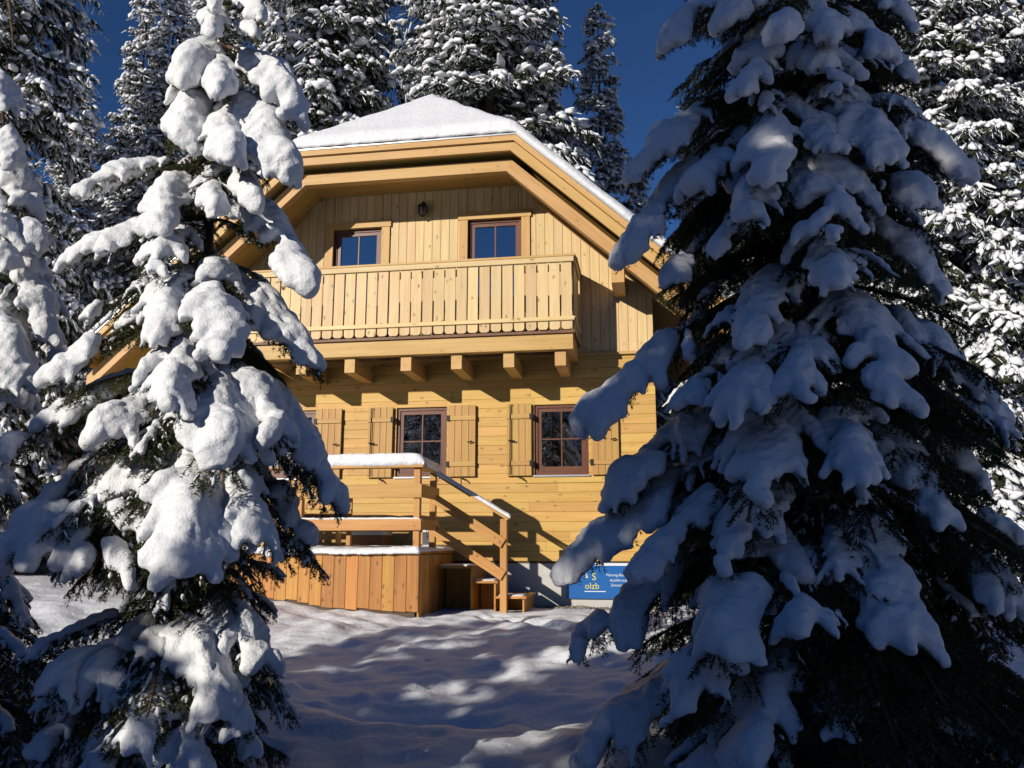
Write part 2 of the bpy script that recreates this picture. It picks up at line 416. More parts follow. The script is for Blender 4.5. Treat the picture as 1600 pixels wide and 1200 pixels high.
# roof: slab, boards under the edge, snow
roof = empty('roof', (XC, RY0, EZ), chalet)
def build_roof():
    xs = np.unique(np.concatenate([np.linspace(XC - XE, XC + XE, 150), [XC, XC - EHALF, XC + EHALF]]))
    ys = np.unique(np.concatenate([np.linspace(RY0, RY0 + 2.4, 44), np.linspace(RY0 + 2.4, RY1, 40), [HIPY]]))
    X, Y = np.meshgrid(xs, ys)
    side = RIDGE - SL * np.abs(X - XC); hip = EZ + (Y - RY0) * (RIDGE - EZ) / (HIPY - RY0)
    Z = np.minimum(side, hip)
    nx, ny = len(xs), len(ys)
    I = np.arange(nx * ny).reshape(ny, nx)
    Q = np.stack([I[:-1, :-1], I[:-1, 1:], I[1:, 1:], I[1:, :-1]], -1).reshape(-1, 4)
    ring = np.concatenate([I[0, :], I[1:, -1], I[-1, -2::-1], I[-2:0:-1, 0]])
    def slab(name, Zt, Zb, mat, sm):
        n = nx * ny
        V = np.concatenate([np.stack([X, Y, Zt], -1).reshape(-1, 3), np.stack([X, Y, Zb], -1).reshape(-1, 3)])
        r2 = np.roll(ring, -1)
        S = np.stack([ring, ring + n, r2 + n, r2], -1)
        c = V.mean(0)
        me = mesh_np(name, V - c, np.concatenate([Q, Q[:, ::-1] + n, S]), mat, smooth=sm)
        return link(name, me, Matrix.Translation(Vector(c)), roof)
    # snow: smooth minimum over the hips, rounded rim
    k = .10
    h = np.clip(.5 + .5 * (hip - side) / k, 0, 1)
    Zs = hip * (1 - h) + side * h - k * h * (1 - h)
    rk = .12 * np.exp(-((X - XC) / .12) ** 2)
    e = np.minimum.reduce([X - (XC - XE), XC + XE - X, Y - RY0, RY1 - Y])
    rim = np.sqrt(np.clip(1 - (1 - np.clip(e / .11, 0, 1)) ** 2, 0, 1))
    P = np.stack([X.ravel(), Y.ravel()], 1)
    nz = (sinnoise(P, 11, 1.3, 3) * .018 + sinnoise(P * [1, 3.0], 12, 4, 3) * .009 + sinnoise(P, 13, 12, 2) * .006).reshape(X.shape)
    th = (.21 + nz * 1.4) * (.35 + .65 * rim) * (1 - .0 * rk)
    o = slab('snow', np.maximum(Zs, Z - .02) + th, Z + .001, M_SNOW, True)
    # overhanging lip wavers a little
    me = o.data
    co = np.empty(len(me.vertices) * 3, np.float32); me.vertices.foreach_get('co', co); co = co.reshape(-1, 3)
    fr = co[:, 1] < co[:, 1].min() + .001
    co[fr, 1] -= .03 + .02 * sinnoise(co[fr][:, :1], 14, 9, 3)
    me.vertices.foreach_set('co', co.ravel()); me.update()
build_roof()
roof_band('roof_deck', roof, M_TRIM, .005, .032, RY0 + .051, RY1)
roof_band('drip_edge', roof, M_METAL, .0, .03, RY0 - .012, RY0 + .05)
roof_band('fascia_board', roof, M_TRIM, .033, .125, RY0 + .0, RY0 + .06)
roof_band('fascia_board', roof, M_TRIM, .130, .275, RY0 + .045, RY0 + .10)
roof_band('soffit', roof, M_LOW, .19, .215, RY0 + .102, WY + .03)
roof_band('verge_beam', roof, M_TRIM, .335, .53, RY0 + .25, RY0 + .39)
roof_band('soffit', roof, M_LOW, .34, .36, RY0 + .392, WY + .03)
# purlin ends carrying the verge beam
for px_, pz in ((XC + 3.47, 5.62), (XC - 3.47, 5.62)):
    box('purlin', chalet, M_TRIM, px_ - .10, px_ + .10, RY0 + .393, WY + .05, pz, pz + .34)

# windows ------------------------------------------------------------
WINS = [  # x0, x1, z0, z1, upper?
    (-1.80, -.92, 2.70, 3.85, False), (-4.14, -3.27, 2.70, 3.86, False), (-6.42, -5.56, 2.70, 3.86, False),
    (-5.38, -4.49, 5.55, 7.10, True), (-2.94, -2.00, 5.55, 7.13, True)]
def frame_vf(x0, x1, z0, z1, wl, wr, wt, wb, y0, y1):
    return merge(boxvf(x0, x0 + wl, y0, y1, z0, z1), boxvf(x1 - wr, x1, y0, y1, z0, z1),
                 boxvf(x0 + wl, x1 - wr, y0, y1, z1 - wt, z1), boxvf(x0 + wl, x1 - wr, y0, y1, z0, z0 + wb))
def window(x0, x1, z0, z1, upper):
    w = empty('window', ((x0 + x1) / 2, WY, z0), chalet)
    yo = WY + (.02 if upper else .035)
    V, Fc = frame_vf(x0, x1, z0, z1, .05, .05, .05, .06, yo, yo + .08); world_obj('outer_frame', V, Fc, M_FRAME, w)
    a0, a1, b0, b1 = x0 + .053, x1 - .053, z0 + .063, z1 - .053
    V, Fc = frame_vf(a0, a1, b0, b1, .06, .06, .06, .075, yo + .018, yo + .07); world_obj('sash', V, Fc, M_FRAME, w)
    g0, g1, h0, h1 = a0 + .06, a1 - .06, b0 + .075, b1 - .06
    xm, zm = (g0 + g1) / 2, h0 + (h1 - h0) * (.42 if upper else .5)
    V, Fc = merge(boxvf(xm - .011, xm + .011, yo + .026, yo + .06, h0, h1), boxvf(g0, xm - .0112, yo + .028, yo + .058, zm - .011, zm + .011), boxvf(xm + .0112, g1, yo + .028, yo + .058, zm - .011, zm + .011))
    world_obj('glazing_bar', V, Fc, M_FRAME, w)
    for (p0, p1) in ((g0, xm - .0113), (xm + .0113, g1)):
        for (q0, q1) in ((h0, zm - .0113), (zm + .0113, h1)):
            V, Fc = boxvf(p0, p1, yo + .04, yo + .046, q0, q1)
            world_obj('pane', V, Fc, M_GLASS, w)
    # dim room seen through the glass
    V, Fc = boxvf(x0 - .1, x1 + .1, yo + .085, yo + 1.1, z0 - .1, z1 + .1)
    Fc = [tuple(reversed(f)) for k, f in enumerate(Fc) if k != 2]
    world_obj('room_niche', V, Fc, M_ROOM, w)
    if upper:
        for side in (-1, 1):
            xx = x0 - .075 if side < 0 else x1 + .075
            plank('casing', w, M_TRIM, (xx, WY - .022, z0 - .1), (0, 0, 1), FR, .15, .03, z1 - z0 + .1)
        plank('casing', w, M_TRIM, (x0 - .17, WY - .022, z1 + .065), (1, 0, 0), FR, .13, .042, x1 - x0 + .34)
    else:
        V, Fc = boxvf(x0 - .02, x1 + .02, WY - .035, WY + .034, z0 - .03, z0 - .004)
        world_obj('drip_sill', V, Fc, M_METAL, w)
        plank('sill_board', w, M_LOW, (x0 - .30, WY - .001, z0 - .085), (1, 0, 0), FR, .09, .018, x1 - x0 + .55)
    return w
winobjs = [window(*w) for w in WINS]

# walls --------------------------------------------------------------
def cut(x0, x1, z0, z1, holes):
    """rectangle minus window holes, as rectangles"""
    rs = [(x0, x1, z0, z1)]
    for (a, b, c, d) in holes:
        nr = []
        for (p, q, r, s) in rs:
            if q <= a or p >= b or s <= c or r >= d: nr.append((p, q, r, s)); continue
            if p < a: nr.append((p, a, r, s))
            if q > b: nr.append((b, q, r, s))
            m0, m1 = max(p, a), min(q, b)
            if r < c: nr.append((m0, m1, r, c))
            if s > d: nr.append((m0, m1, d, s))
        rs = nr
    return [r for r in rs if r[1] - r[0] > .012 and r[3] - r[2] > .012]
rng = random.Random(5)
lower = empty('lower_wall', (XC, WY, 1.33), chalet)
ZT = 4.66
LH = [(w[0], w[1], w[2], w[3]) for w in WINS if not w[4]]
UH = [(w[0], w[1], w[2], w[3]) for w in WINS if w[4]]
z = 1.335; st = .155
while z < ZT - .02:
    ztop = min(z + st, ZT)
    cuts = [XL] + sorted(rng.uniform(XL + 1, XR - .8) for _ in range(rng.choice([1, 2]))) + [XR]
    for a, b in zip(cuts[:-1], cuts[1:]):
        for (p, q, r, s) in cut(a, b, z, ztop, LH):
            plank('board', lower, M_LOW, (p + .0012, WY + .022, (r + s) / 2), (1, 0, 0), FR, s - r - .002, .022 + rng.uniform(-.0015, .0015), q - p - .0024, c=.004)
    z += st
def wall_top(x):
    """underside of the roof lining at the wall"""
    n = math.hypot(1, SL)
    return min(EZ - .36, RIDGE - SL * abs(x - XC) - .36 * n)
upper = empty('upper_wall', (XC, WY, ZT), chalet)
x = XL; 
while x < XR - .01:
    x1 = min(x + .152, XR)
    for (p, q, r, s) in cut(x, x1, ZT + .02, 99, UH):
        if s > 90:
            zl, zr = wall_top(p + .001), wall_top(q - .001)
            zm = (zl + zr) / 2; sh = (zr - zl) / (q - p)
        else: zm, sh = s, 0
        if zm - r < .03: continue
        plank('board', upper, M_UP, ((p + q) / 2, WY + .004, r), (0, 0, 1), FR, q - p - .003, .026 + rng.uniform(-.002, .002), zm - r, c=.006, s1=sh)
    x = x1
# lining strip along the gable slopes
n_ = math.hypot(1, SL)
for s in (-1, 1):
    p0 = (XC + s * (EHALF + .1), WY - .0225, wall_top(XC + EHALF + .1) - .045)
    L = 2.35 * n_ if s > 0 else 2.35 * n_
    plank('cover_strip', upper, M_TRIM, p0, (s, 0, -SL), FR, .06, .03, L)
plank('drip_board', upper, M_TRIM, (XL, WY - .0225, ZT + .012), (1, 0, 0), FR, .05, .03, XR - XL)
def holed_sheet(name, parent, mat, y, x0, x1, z0, z1, holes):
    V = []; Fc = []
    for (p, q, r, s) in cut(x0, x1, z0, z1, holes):
        o = len(V); V += [(p, y, r), (q, y, r), (q, y, s), (p, y, s)]; Fc.append((o, o + 1, o + 2, o + 3))
    return world_obj(name, V, Fc, mat, parent)
holed_sheet('backing', lower, M_DARKW, WY + .03, XL + .01, XR - .01, 1.3, ZT + .1, LH)
holed_sheet('backing', upper, M_DARKW, WY + .031, XL + .01, XR - .01, ZT + .11, 6.0, UH)
prism_xz('gable_backing', upper, M_DARKW, [(XL + .3, 6.02), (-5.40, 6.02), (-5.40, 7.66), (XC - 1.8, 7.66)], WY + .03, WY + .05)
prism_xz('gable_backing', upper, M_DARKW, [(-5.39, 7.14), (-2.0, 7.14), (-2.0, 7.66), (-5.39, 7.66)], WY + .03, WY + .05)
prism_xz('gable_backing', upper, M_DARKW, [(-4.48, 6.02), (-2.95, 6.02), (-2.95, 7.13), (-4.48, 7.13)], WY + .03, WY + .05)
prism_xz('gable_backing', upper, M_DARKW, [(-1.99, 6.02), (XR - .3, 6.02), (XC + 1.8, 7.66), (-1.99, 7.66)], WY + .03, WY + .05)
# sides and back of the body
V, Fc = boxvf(XL, XR, WY + 1.2, 20.6, 1.3, 5.4)
world_obj('rear_body', V, [Fc[3], Fc[4], Fc[5]], M_LOW, chalet)
for xx, nn in ((XR - .022, (1, 0, 0)), (XL + .022, (-1, 0, 0))):
    sw = empty('side_wall', (xx, WY + .03, 1.33), chalet)
    z = 1.335
    while z < 5.4:
        plank('board', sw, M_LOW, (xx, WY + .035, z + st / 2), (0, 1, 0), nn, st - .003, .022, 7.1, c=.007)
        z += st
plinth = box('plinth', chalet, M_PLINTH, XL + .04, XR - .04, WY + .035, 20.5, .1, 1.334)

# shutters -----------------------------------------------------------
def shutter(x0, x1, z0, z1, hinge):
    s = empty('shutter', ((x0 + x1) / 2, WY, z0), chalet)
    y = WY - .035; n = 4; w = (x1 - x0) / n
    for k in range(n):
        plank('plank', s, M_SHUT, (x0 + w * (k + .5), y, z0), (0, 0, 1), FR, w - .003, .024, z1 - z0, c=.005)
    for zz in (z0 + .20, z1 - .215):
        plank('batten', s, M_SHUT, (x0 + (.0 if hinge > 0 else .03), y - .0245, zz), (1, 0, 0), FR, .075, .018, x1 - x0 - .03)
        hx = x1 if hinge > 0 else x0
        V, Fc = boxvf(hx - .03 if hinge > 0 else hx - .02, hx + .02 if hinge > 0 else hx + .03, y - .052, WY + .0, zz - .045, zz + .045)
        world_obj('hinge', V, Fc, M_IRON, s)
    xr = x0 + .06 if hinge > 0 else x1 - .03
    if hinge > 0:
        V, Fc = tube([(xr - .03, y - .052, z0 + .03), (xr, y - .052, z0 + .03), (xr, y - .052, z1 - .02), (xr + .035, y - .05, z1 - .02)], .008, 6)
        world_obj('espagnolette', V, Fc, M_IRON, s)
    zc = (z0 + z1) / 2 - .02
    V, Fc = merge(tube([(xr - .02, y - .06, zc), (xr + .05 if hinge > 0 else xr - .06, y - .075, zc - .01), (xr + .085 if hinge > 0 else xr - .09, y - .065, zc - .012)], [.014, .010, .013], 8))
    world_obj('latch', V, Fc, M_IRON, s)
    xc = (x0 + x1) / 2 + .02
    V, Fc = merge(tube([(xc - .03, WY - .002, z0 - .03), (xc, WY - .09, z0 - .02), (xc + .03, WY - .095, z0 - .055)], .012, 6), tube([(xc + .0, WY - .085, z0 - .02), (xc + .05, WY - .085, z0 - .06), (xc + .055, WY - .085, z0 - .085)], .009, 6))
    world_obj('catch', V, Fc, M_IRON, s)
for (a, b, h) in ((-2.25, -1.84, 1), (-.87, -.43, -1), (-4.62, -4.19, 1), (-3.235, -2.77, -1), (-5.555, -5.09, -1), (-6.93, -6.47, 1)):
    shutter(a, b, 2.69, 3.87, h)

# balcony --------------------------------------------------------------
BY = 12.40; BX1 = -1.06; BX0 = 2 * XC - BX1 
bal = empty('balcony', (XC, BY, 4.54), chalet)
def baluster_mesh(w, z0, z1, t):
    c = .045; h = w / 2
    poly = [(h, z1), (-h, z1), (-h, z0 + c)] + [(-h + c - c * math.cos(a), z0 + c - c * math.sin(a)) for a in (.5, 1.1, 1.5)] + \
           [(h - c + c * math.sin(a), z0 + c - c * math.cos(a)) for a in (.07, .5, 1.1)] + [(h, z0 + c)]
    n = len(poly)
    V = [(x, -t, z) for x, z in poly] + [(x, 0, z) for x, z in poly]
    Fc = [tuple(range(n)), tuple(range(2 * n - 1, n - 1, -1))] + [(i, n + i, n + (i + 1) % n, (i + 1) % n) for i in range(n)]
    me = mesh_py('baluster', V, Fc, M_UP); return me
nb = 30; sp = (BX1 - BX0) / nb
bm_ = baluster_mesh(sp - .024, 0, 1.14, .024)
for k in range(nb):
    link('baluster', bm_, Matrix.Translation((BX0 + sp * (k + .5) + rng.uniform(-.003, .003), BY, 4.85 + rng.uniform(-.004, .004))), bal)
for k in range(5):
    link('baluster', bm_, Matrix.Translation((BX1 - .002, BY + .12 + .178 * k, 4.85)) @ Matrix.Rotation(math.pi / 2, 4, 'Z'), bal)
plank('lower_rail', bal, M_UP, (BX0 - .02, BY - .0245, 5.02), (1, 0, 0), FR, .065, .028, BX1 - BX0 + .05)
plank('inner_rail', bal, M_TRIM, (BX0, BY + .065, 5.10), (1, 0, 0), FR, .10, .06, BX1 - BX0 - .03)
plank('inner_rail', bal, M_TRIM, (BX0, BY + .065, 5.86), (1, 0, 0), FR, .10, .06, BX1 - BX0 - .03)
plank('top_rail', bal, M_UP, (BX0 - .03, BY - .0245, 5.975), (1, 0, 0), FR, .085, .03, BX1 - BX0 + .06)
plank('hand_rail', bal, M_TRIM, (BX0 - .05, BY + .025, 6.021), (1, 0, 0), (0, 0, 1), .17, .034, BX1 - BX0 + .11)
plank('hand_rail', bal, M_TRIM, (BX1 - .01, BY + .112, 6.021), (0, 1, 0), (0, 0, 1), .17, .034, WY - .03 - BY - .112)
plank('side_rail', bal, M_UP, (BX1 + .0265, BY + .0, 5.975), (0, 1, 0), (1, 0, 0), .085, .028, WY - .03 - BY)
plank('side_rail', bal, M_UP, (BX1 + .0265, BY + .0, 5.02), (0, 1, 0), (1, 0, 0), .065, .028, WY - .03 - BY)
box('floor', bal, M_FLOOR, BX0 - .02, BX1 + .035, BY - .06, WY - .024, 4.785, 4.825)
plank('edge_beam', bal, M_TRIM, (BX0 + .0, BY + .12, 4.66), (1, 0, 0), FR, .245, .14, BX1 - BX0)
plank('edge_beam', bal, M_TRIM, (BX1 - .14, BY + .121, 4.66), (0, 1, 0), (1, 0, 0), .245, .14, WY - .025 - BY - .121)
brx = [at_y(p, 560, BY)[0] for p in (875, 794, 712, 633, 545)]
brx += [brx[-1] - .82 * k for k in (1, 2)]
for bx in brx:
    plank('bracket', bal, M_TRIM, (bx, BY + .05, 4.295), (0, 1, 0), (0, 0, 1), .17, .24, WY - .02 - BY - .05, c=.012)

# things at the windows, lantern, sign -----------------------------------
for k, pxx in enumerate((861, 875, 888, 903)):
    p = at_y(pxx, 724, WY + .13)
    V, Fc = tube([(p[0], p[1], p[2] - .035), (p[0], p[1], p[2] - .03), (p[0], p[1], p[2]), (p[0], p[1], p[2] + .022), (p[0], p[1], p[2] + .034)], [.02, .034, .038, .028, .006], 10)
    o = world_obj('window_ornament', V, Fc, M_WHITE, None, smooth=True)
    tag(o, ['leftmost', 'second from left', 'third from left', 'rightmost'][k] + ' of the four small white ornaments behind the right ground floor window', 'ornament', 'white ornaments on the window ledge')
    # ledge under it belongs to the window
V, Fc = boxvf(-1.80, -.92, WY + .118, WY + .30, 2.78, 2.815)
world_obj('ledge', V, Fc, M_WHITE, winobjs[0])
cv = []; cf = []
nc = 26
for k in range(nc):
    xx = -1.08 + .17 * k / (nc - 1); yy = WY + .24 + .022 * math.sin(k * 1.25)
    cv += [(xx, yy, 2.84), (xx, yy, 3.80)]
for k in range(nc - 1): cf.append((2 * k, 2 * k + 2, 2 * k + 3, 2 * k + 1))
cu = world_obj('curtain', cv, cf, M_CURT, None, smooth=True)
so = cu.modifiers.new('s', 'SOLIDIFY'); so.thickness = .006
tag(cu, 'dark red curtain hanging inside the right ground floor window', 'curtain')

lp = at_y(660, 328, WY - .14)
lan = empty('wall_lantern', (lp[0], WY - .03, lp[2]))
tag(lan, 'small black iron wall lantern between the two upper windows', 'lamp')
def lathe(prof, c, n=12):
    V, Fc = tube([(c[0], c[1], c[2] + z) for r, z in prof], [max(r, .001) for r, z in prof], n); return V, Fc
V, Fc = lathe([(.015, .13), (.05, .105), (.085, .075), (.088, .066), (.03, .064)], lp, 6); world_obj('cap', V, Fc, M_IRON, lan)
V, Fc = lathe([(.045, -.10), (.068, -.06), (.074, .0), (.07, .062)], lp, 12); world_obj('glass', V, Fc, M_LAMPG, lan, smooth=True)
V, Fc = lathe([(.005, -.135), (.02, -.125), (.05, -.10), (.048, -.095)], lp, 6); world_obj('base', V, Fc, M_IRON, lan)
bars = []
for k in range(6):
    a = k * math.pi / 3
    bars.append(tube([(lp[0] + math.cos(a) * r, lp[1] + math.sin(a) * r, lp[2] + zz) for r, zz in ((.05, -.10), (.074, -.06), (.08, 0), (.078, .066))], .0075, 5))
V, Fc = merge(*bars); world_obj('cage', V, Fc, M_IRON, lan)
V, Fc = tube([(lp[0], lp[1], lp[2] + .12), (lp[0], lp[1] + .03, lp[2] + .17), (lp[0], lp[1] + .10, lp[2] + .18), (lp[0] , WY - .026, lp[2] + .10)], .011, 6); world_obj('arm', V, Fc, M_IRON, lan)
V, Fc = boxvf(lp[0] - .03, lp[0] + .03, WY - .034, WY - .0225, lp[2] + .02, lp[2] + .18); world_obj('wall_plate', V, Fc, M_IRON, lan)

sx0, sx1, sz0, sz1 = -1.29, -.12, .765, 1.315
sign = empty('builder_sign', (sx0, WY - .01, sz0))
tag(sign, 'blue company sign with yellow and white lettering on the plinth', 'sign')
V, Fc = boxvf(sx0, sx1, WY - .012, WY + .0345, sz0, sz1); world_obj('panel', V, Fc, M_BLUE, sign)
def text(s, x, z, size, mat, parent, align='LEFT', y=WY - .0135, name='lettering'):
    c = bpy.data.curves.new(name, 'FONT'); c.body = s; c.size = size; c.extrude = .0006; c.align_x = align
    c.materials.append(mat); c.resolution_u = 3
    M = Matrix.Translation((x, y, z)) @ Matrix.Rotation(math.pi / 2, 4, 'X')
    tmp = bpy.data.objects.new('tmp', c); COL.objects.link(tmp)
    me = bpy.data.meshes.new_from_object(tmp.evaluated_get(bpy.context.evaluated_depsgraph_get()))
    bpy.data.objects.remove(tmp); me.name = name
    if not me.materials: me.materials.append(mat)
    return link(name, me, M, parent)
text('&', sx0 + .26, sz0 + .315, .12, M_LETTER, sign)
text('S', sx0 + .385, sz0 + .285, .16, M_YEL, sign)
text('olzb', sx0 + .275, sz0 + .15, .135, M_YEL, sign)
box('rule', sign, M_LETTER, sx0 + .27, sx0 + .60, WY - .0135, WY - .0121, sz0 + .105, sz0 + .118)
text('Planung-Bauleitung', sx0 + .83, sz0 + .345, .058, M_LETTER, sign, 'CENTER')
text('Ausführung', sx0 + .80, sz0 + .265, .058, M_LETTER, sign, 'CENTER')
text('Zimmerer', sx0 + .80, sz0 + .19, .058, M_LETTER, sign, 'CENTER')
box('header', sign, M_LETTER, sx0 + .44, sx1 - .12, WY - .013, WY - .0121, sz1 - .045, sz1 - .006)

# ------------------------------------------------------------------ porch deck
DY, DX1, DX0, DZ = 11.30, -3.12, -6.9, 1.50
deck = empty('porch_deck', (DX1, DY, .72))
tag(deck, 'orange larch porch deck with snowy railing and side steps', 'deck')
def gz(x, y): return float(ground_z(np.array([x]), np.array([y]))[0])
w = .174; k = 0; x = DX1
while x > DX0:
    zb = max(gz(x - w / 2, DY - .05) + .035, .70)
    plank('plank', deck, M_DECK, (x - w / 2, DY + .024, zb), (0, 0, 1), FR, w - .004, .024, DZ - .045 - zb, c=.004, s0=-.075, s1=0)
    x -= w
y = DY + .026
while y < 13.3:
    y1 = min(y + w, 13.36)
    plank('plank', deck, M_DECK, (DX1 - .024, (y + y1) / 2, .62), (0, 0, 1), (1, 0, 0), y1 - y - .004, .024, DZ - .045 - .62, c=.004)
    y = y1
plank('edge_board', deck, M_RAIL, (DX0, DY - .0, DZ - .022), (1, 0, 0), FR, .044, .03, DX1 - DX0 + .02)
for j in range(14):
    ya = DY + .002 + .1465 * j
    plank('floor_board', deck, M_DECK, (DX0, ya + .073, DZ - .032), (1, 0, 0), (0, 0, 1), .14, .03, DX1 - DX0 + .02)
box('under_frame', deck, M_DARKW, DX0, DX1 - .06, DY + .03, 13.36, .45, DZ - .07)
# posts and rails
RYR = 12.22                       # post at the head of the steps
def snow_strip(name, parent, p0, p1, w, th, seed, lump=.012, n=60, drop=.01, fall=(0, 0, 0)):
    """long loaf of snow lying along p0-p1"""
    p0 = np.array(p0, float); p1 = np.array(p1, float); d = p1 - p0; L = np.linalg.norm(d); d /= L
    side = np.cross(d, [0, 0, 1.0]); side /= np.linalg.norm(side); up = np.cross(side, d)
    m = 14; ss = np.linspace(0, 1, n); V = []
    for s in ss:
        e = min(s, 1 - s) * L
        rim = math.sqrt(max(0.0, 1 - (1 - min(1, e / (th * .8))) ** 2))
        for k in range(m):
            a = math.pi * (k / (m - 1)) 
            ca, sa = math.cos(a), math.sin(a)
            ca = math.copysign(abs(ca) ** .55, ca); sa = abs(sa) ** .7
            V.append(p0 + d * (s * L) + side * (ca * w / 2 * (.8 + .2 * rim)) + up * (sa * th * (.25 + .75 * rim) - drop))
    V = np.array(V); nz = sinnoise(V, seed, 9, 3) * lump + sinnoise(V, seed + 1, 40, 2) * lump * .45
    c = V.mean(0); ax = V - (p0 + np.outer((V - p0) @ d, d)); ln = np.linalg.norm(ax, axis=1, keepdims=True) + 1e-6
    V = V + ax / ln * nz[:, None]
    I = np.arange(n * m).reshape(n, m)
    Q = np.stack([I[:-1, :-1], I[1:, :-1], I[1:, 1:], I[:-1, 1:]], -1).reshape(-1, 4)
    B = np.stack([I[:-1, -1], I[1:, -1], I[1:, 0], I[:-1, 0]], -1)
    me = mesh_np(name, V - c, [np.concatenate([Q, B])[:, ::-1], np.stack([I[0], ])[:, :], np.stack([I[-1][::-1]])], M_SNOW, smooth=True)
    return link(name, me, Matrix.Translation(Vector(c)), parent)
beam('post', deck, M_RAIL, (DX1 - .055, DY + .055, DZ - .03), (DX1 - .055, DY + .055, 2.655), .09, .09, up=(0, -1, 0))
beam('post', deck, M_RAIL, (DX1 - .055, RYR, DZ - .03), (DX1 - .055, RYR, 2.655), .09, .09, up=(0, -1, 0))
for xx in (-4.9, -6.6):
    beam('post', deck, M_RAIL, (xx, DY + .055, DZ - .03), (xx, DY + .055, 2.655), .09, .09, up=(0, -1, 0))
plank('rail_board', deck, M_RAIL, (DX0, DY + .008, 2.33), (1, 0, 0), FR, .19, .032, DX1 - DX0 + .02)
plank('rail_board', deck, M_RAIL, (DX0, DY + .008, 1.865), (1, 0, 0), FR, .155, .032, DX1 - DX0 + .02)
plank('rail_board', deck, M_RAIL, (DX1 - .008, DY - .02, 2.335), (0, 1, 0), (1, 0, 0), .18, .03, RYR - DY + .08)
plank('rail_board', deck, M_RAIL, (DX1 - .008, DY - .02, 1.87), (0, 1, 0), (1, 0, 0), .15, .03, RYR - DY + .08)
plank('hand_rail', deck, M_RAIL, (DX0, DY + .04, 2.656), (1, 0, 0), (0, 0, 1), .19, .035, DX1 - DX0 + .045)
plank('hand_rail', deck, M_RAIL, (DX1 - .05, DY + .137, 2.656), (0, 1, 0), (0, 0, 1), .17, .035, RYR - DY - .05)
snow_strip('snow', deck, (DX0, DY + .04, 2.69), (DX1 + .05, DY + .04, 2.69), .20, .185, 21, n=110)
snow_strip('snow', deck, (DX1 - .045, DY + .06, 2.69), (DX1 - .045, RYR + .1, 2.66), .19, .15, 22)
snow_strip('snow', deck, (DX0, DY + .02, 1.942), (DX1 + .0, DY + .02, 1.942), .05, .035, 23, .006, n=120)
snow_strip('snow', deck, (DX0, DY + .03, 2.424), (DX0 + 1.9, DY + .03, 2.424), .04, .02, 24, .004)
# sheet of snow on the boards, sagging over the edge in places
def deck_snow():
    xs = np.linspace(DX0, DX1 + .02, 190); ys = np.linspace(DY - .055, 13.34, 60)
    X, Y = np.meshgrid(xs, ys); P = np.stack([X.ravel(), Y.ravel()], 1)
    th = .062 + (sinnoise(P, 31, 2.5, 3) * .02 + sinnoise(P, 32, 14, 3) * .010).reshape(X.shape)
    e = np.minimum(Y - ys[0], X[0, -1] - X); rim = np.sqrt(np.clip(1 - (1 - np.clip(e / .07, 0, 1)) ** 2, 0, 1))
    Zt = DZ + .0 + th * (.2 + .8 * rim)
    lip = np.clip((DY + .01 - Y) / .06, 0, 1); wob = sinnoise(np.stack([xs, xs * 0], 1), 33, 7, 4)
    sag = .012 + np.clip(wob, 0, 1)[None, :] * .06
    Zt = Zt - lip * sag; Zb = np.where(lip > 0, DZ - .004 - lip * (sag + .012), DZ + .0)
    Y = Y - lip * .012 * (1 + wob[None, :])
    nx, ny = len(xs), len(ys); n = nx * ny; I = np.arange(n).reshape(ny, nx)
    Q = np.stack([I[:-1, :-1], I[:-1, 1:], I[1:, 1:], I[1:, :-1]], -1).reshape(-1, 4)
    ring = np.concatenate([I[0, :], I[1:, -1], I[-1, -2::-1], I[-2:0:-1, 0]]); r2 = np.roll(ring, -1)
    V = np.concatenate([np.stack([X, Y, Zt], -1).reshape(-1, 3), np.stack([X, Y, Zb], -1).reshape(-1, 3)]); c = V.mean(0)
    link('snow', mesh_np('snow', V - c, np.concatenate([Q, Q[:, ::-1] + n, np.stack([ring, ring + n, r2 + n, r2], -1)]), M_SNOW, smooth=True), Matrix.Translation(Vector(c)), deck)
deck_snow()
# steps down to the right
SY0, SY1 = RYR + .06, 13.34
for (a, b, zt) in ((DX1 + .012, -2.57, 1.285), (-2.57, -2.22, 1.075), (-2.22, -1.80, .86)):
    s = empty('step', ((a + b) / 2, SY0, zt - .2), deck)
    plank('tread', s, M_DECK, ((a + b) / 2 + .012, SY0 - .03, zt - .035), (0, 1, 0), (0, 0, 1), b - a + .02, .035, SY1 - SY0)
    box('side_panel', s, M_DECK, a + .01, b - .01, SY0 + .55, SY0 + .58, .5, zt - .036)
    box('riser', s, M_DECK, b - .035, b - .0105, SY0 + .0, SY1, .5, zt - .036)
    snow_strip('snow', s, (a + .03, (SY0 + .19), zt), (b - .01, (SY0 + .18), zt), .40, .035, int(zt * 100), .012, n=30)
# stair railing
NX, NY = -2.10, RYR
beam('newel_post', deck, M_RAIL, (NX, NY, .5), (NX, NY, 1.965), .10, .10, up=(0, -1, 0))
p0 = Vector((DX1 - .01, NY, 2.63)); p1 = Vector((NX + .07, NY, 1.96))
beam('stair_rail', deck, M_RAIL, p0, p1, .15, .035)
snow_strip('snow', deck, p0 + Vector((.0, 0, .02)), p1 + Vector((.03, 0, .02)), .15, .055, 41, .006)
for dz in (-.40, -.86):
    a = Vector((DX1 - .04, NY - .062, 2.68 + dz)); b = Vector((NX - .0, NY - .062, 2.01 + dz))
    plank('stair_board', deck, M_RAIL, a + Vector((0, .008, 0)), b - a, FR, .145, .03, (b - a).length)
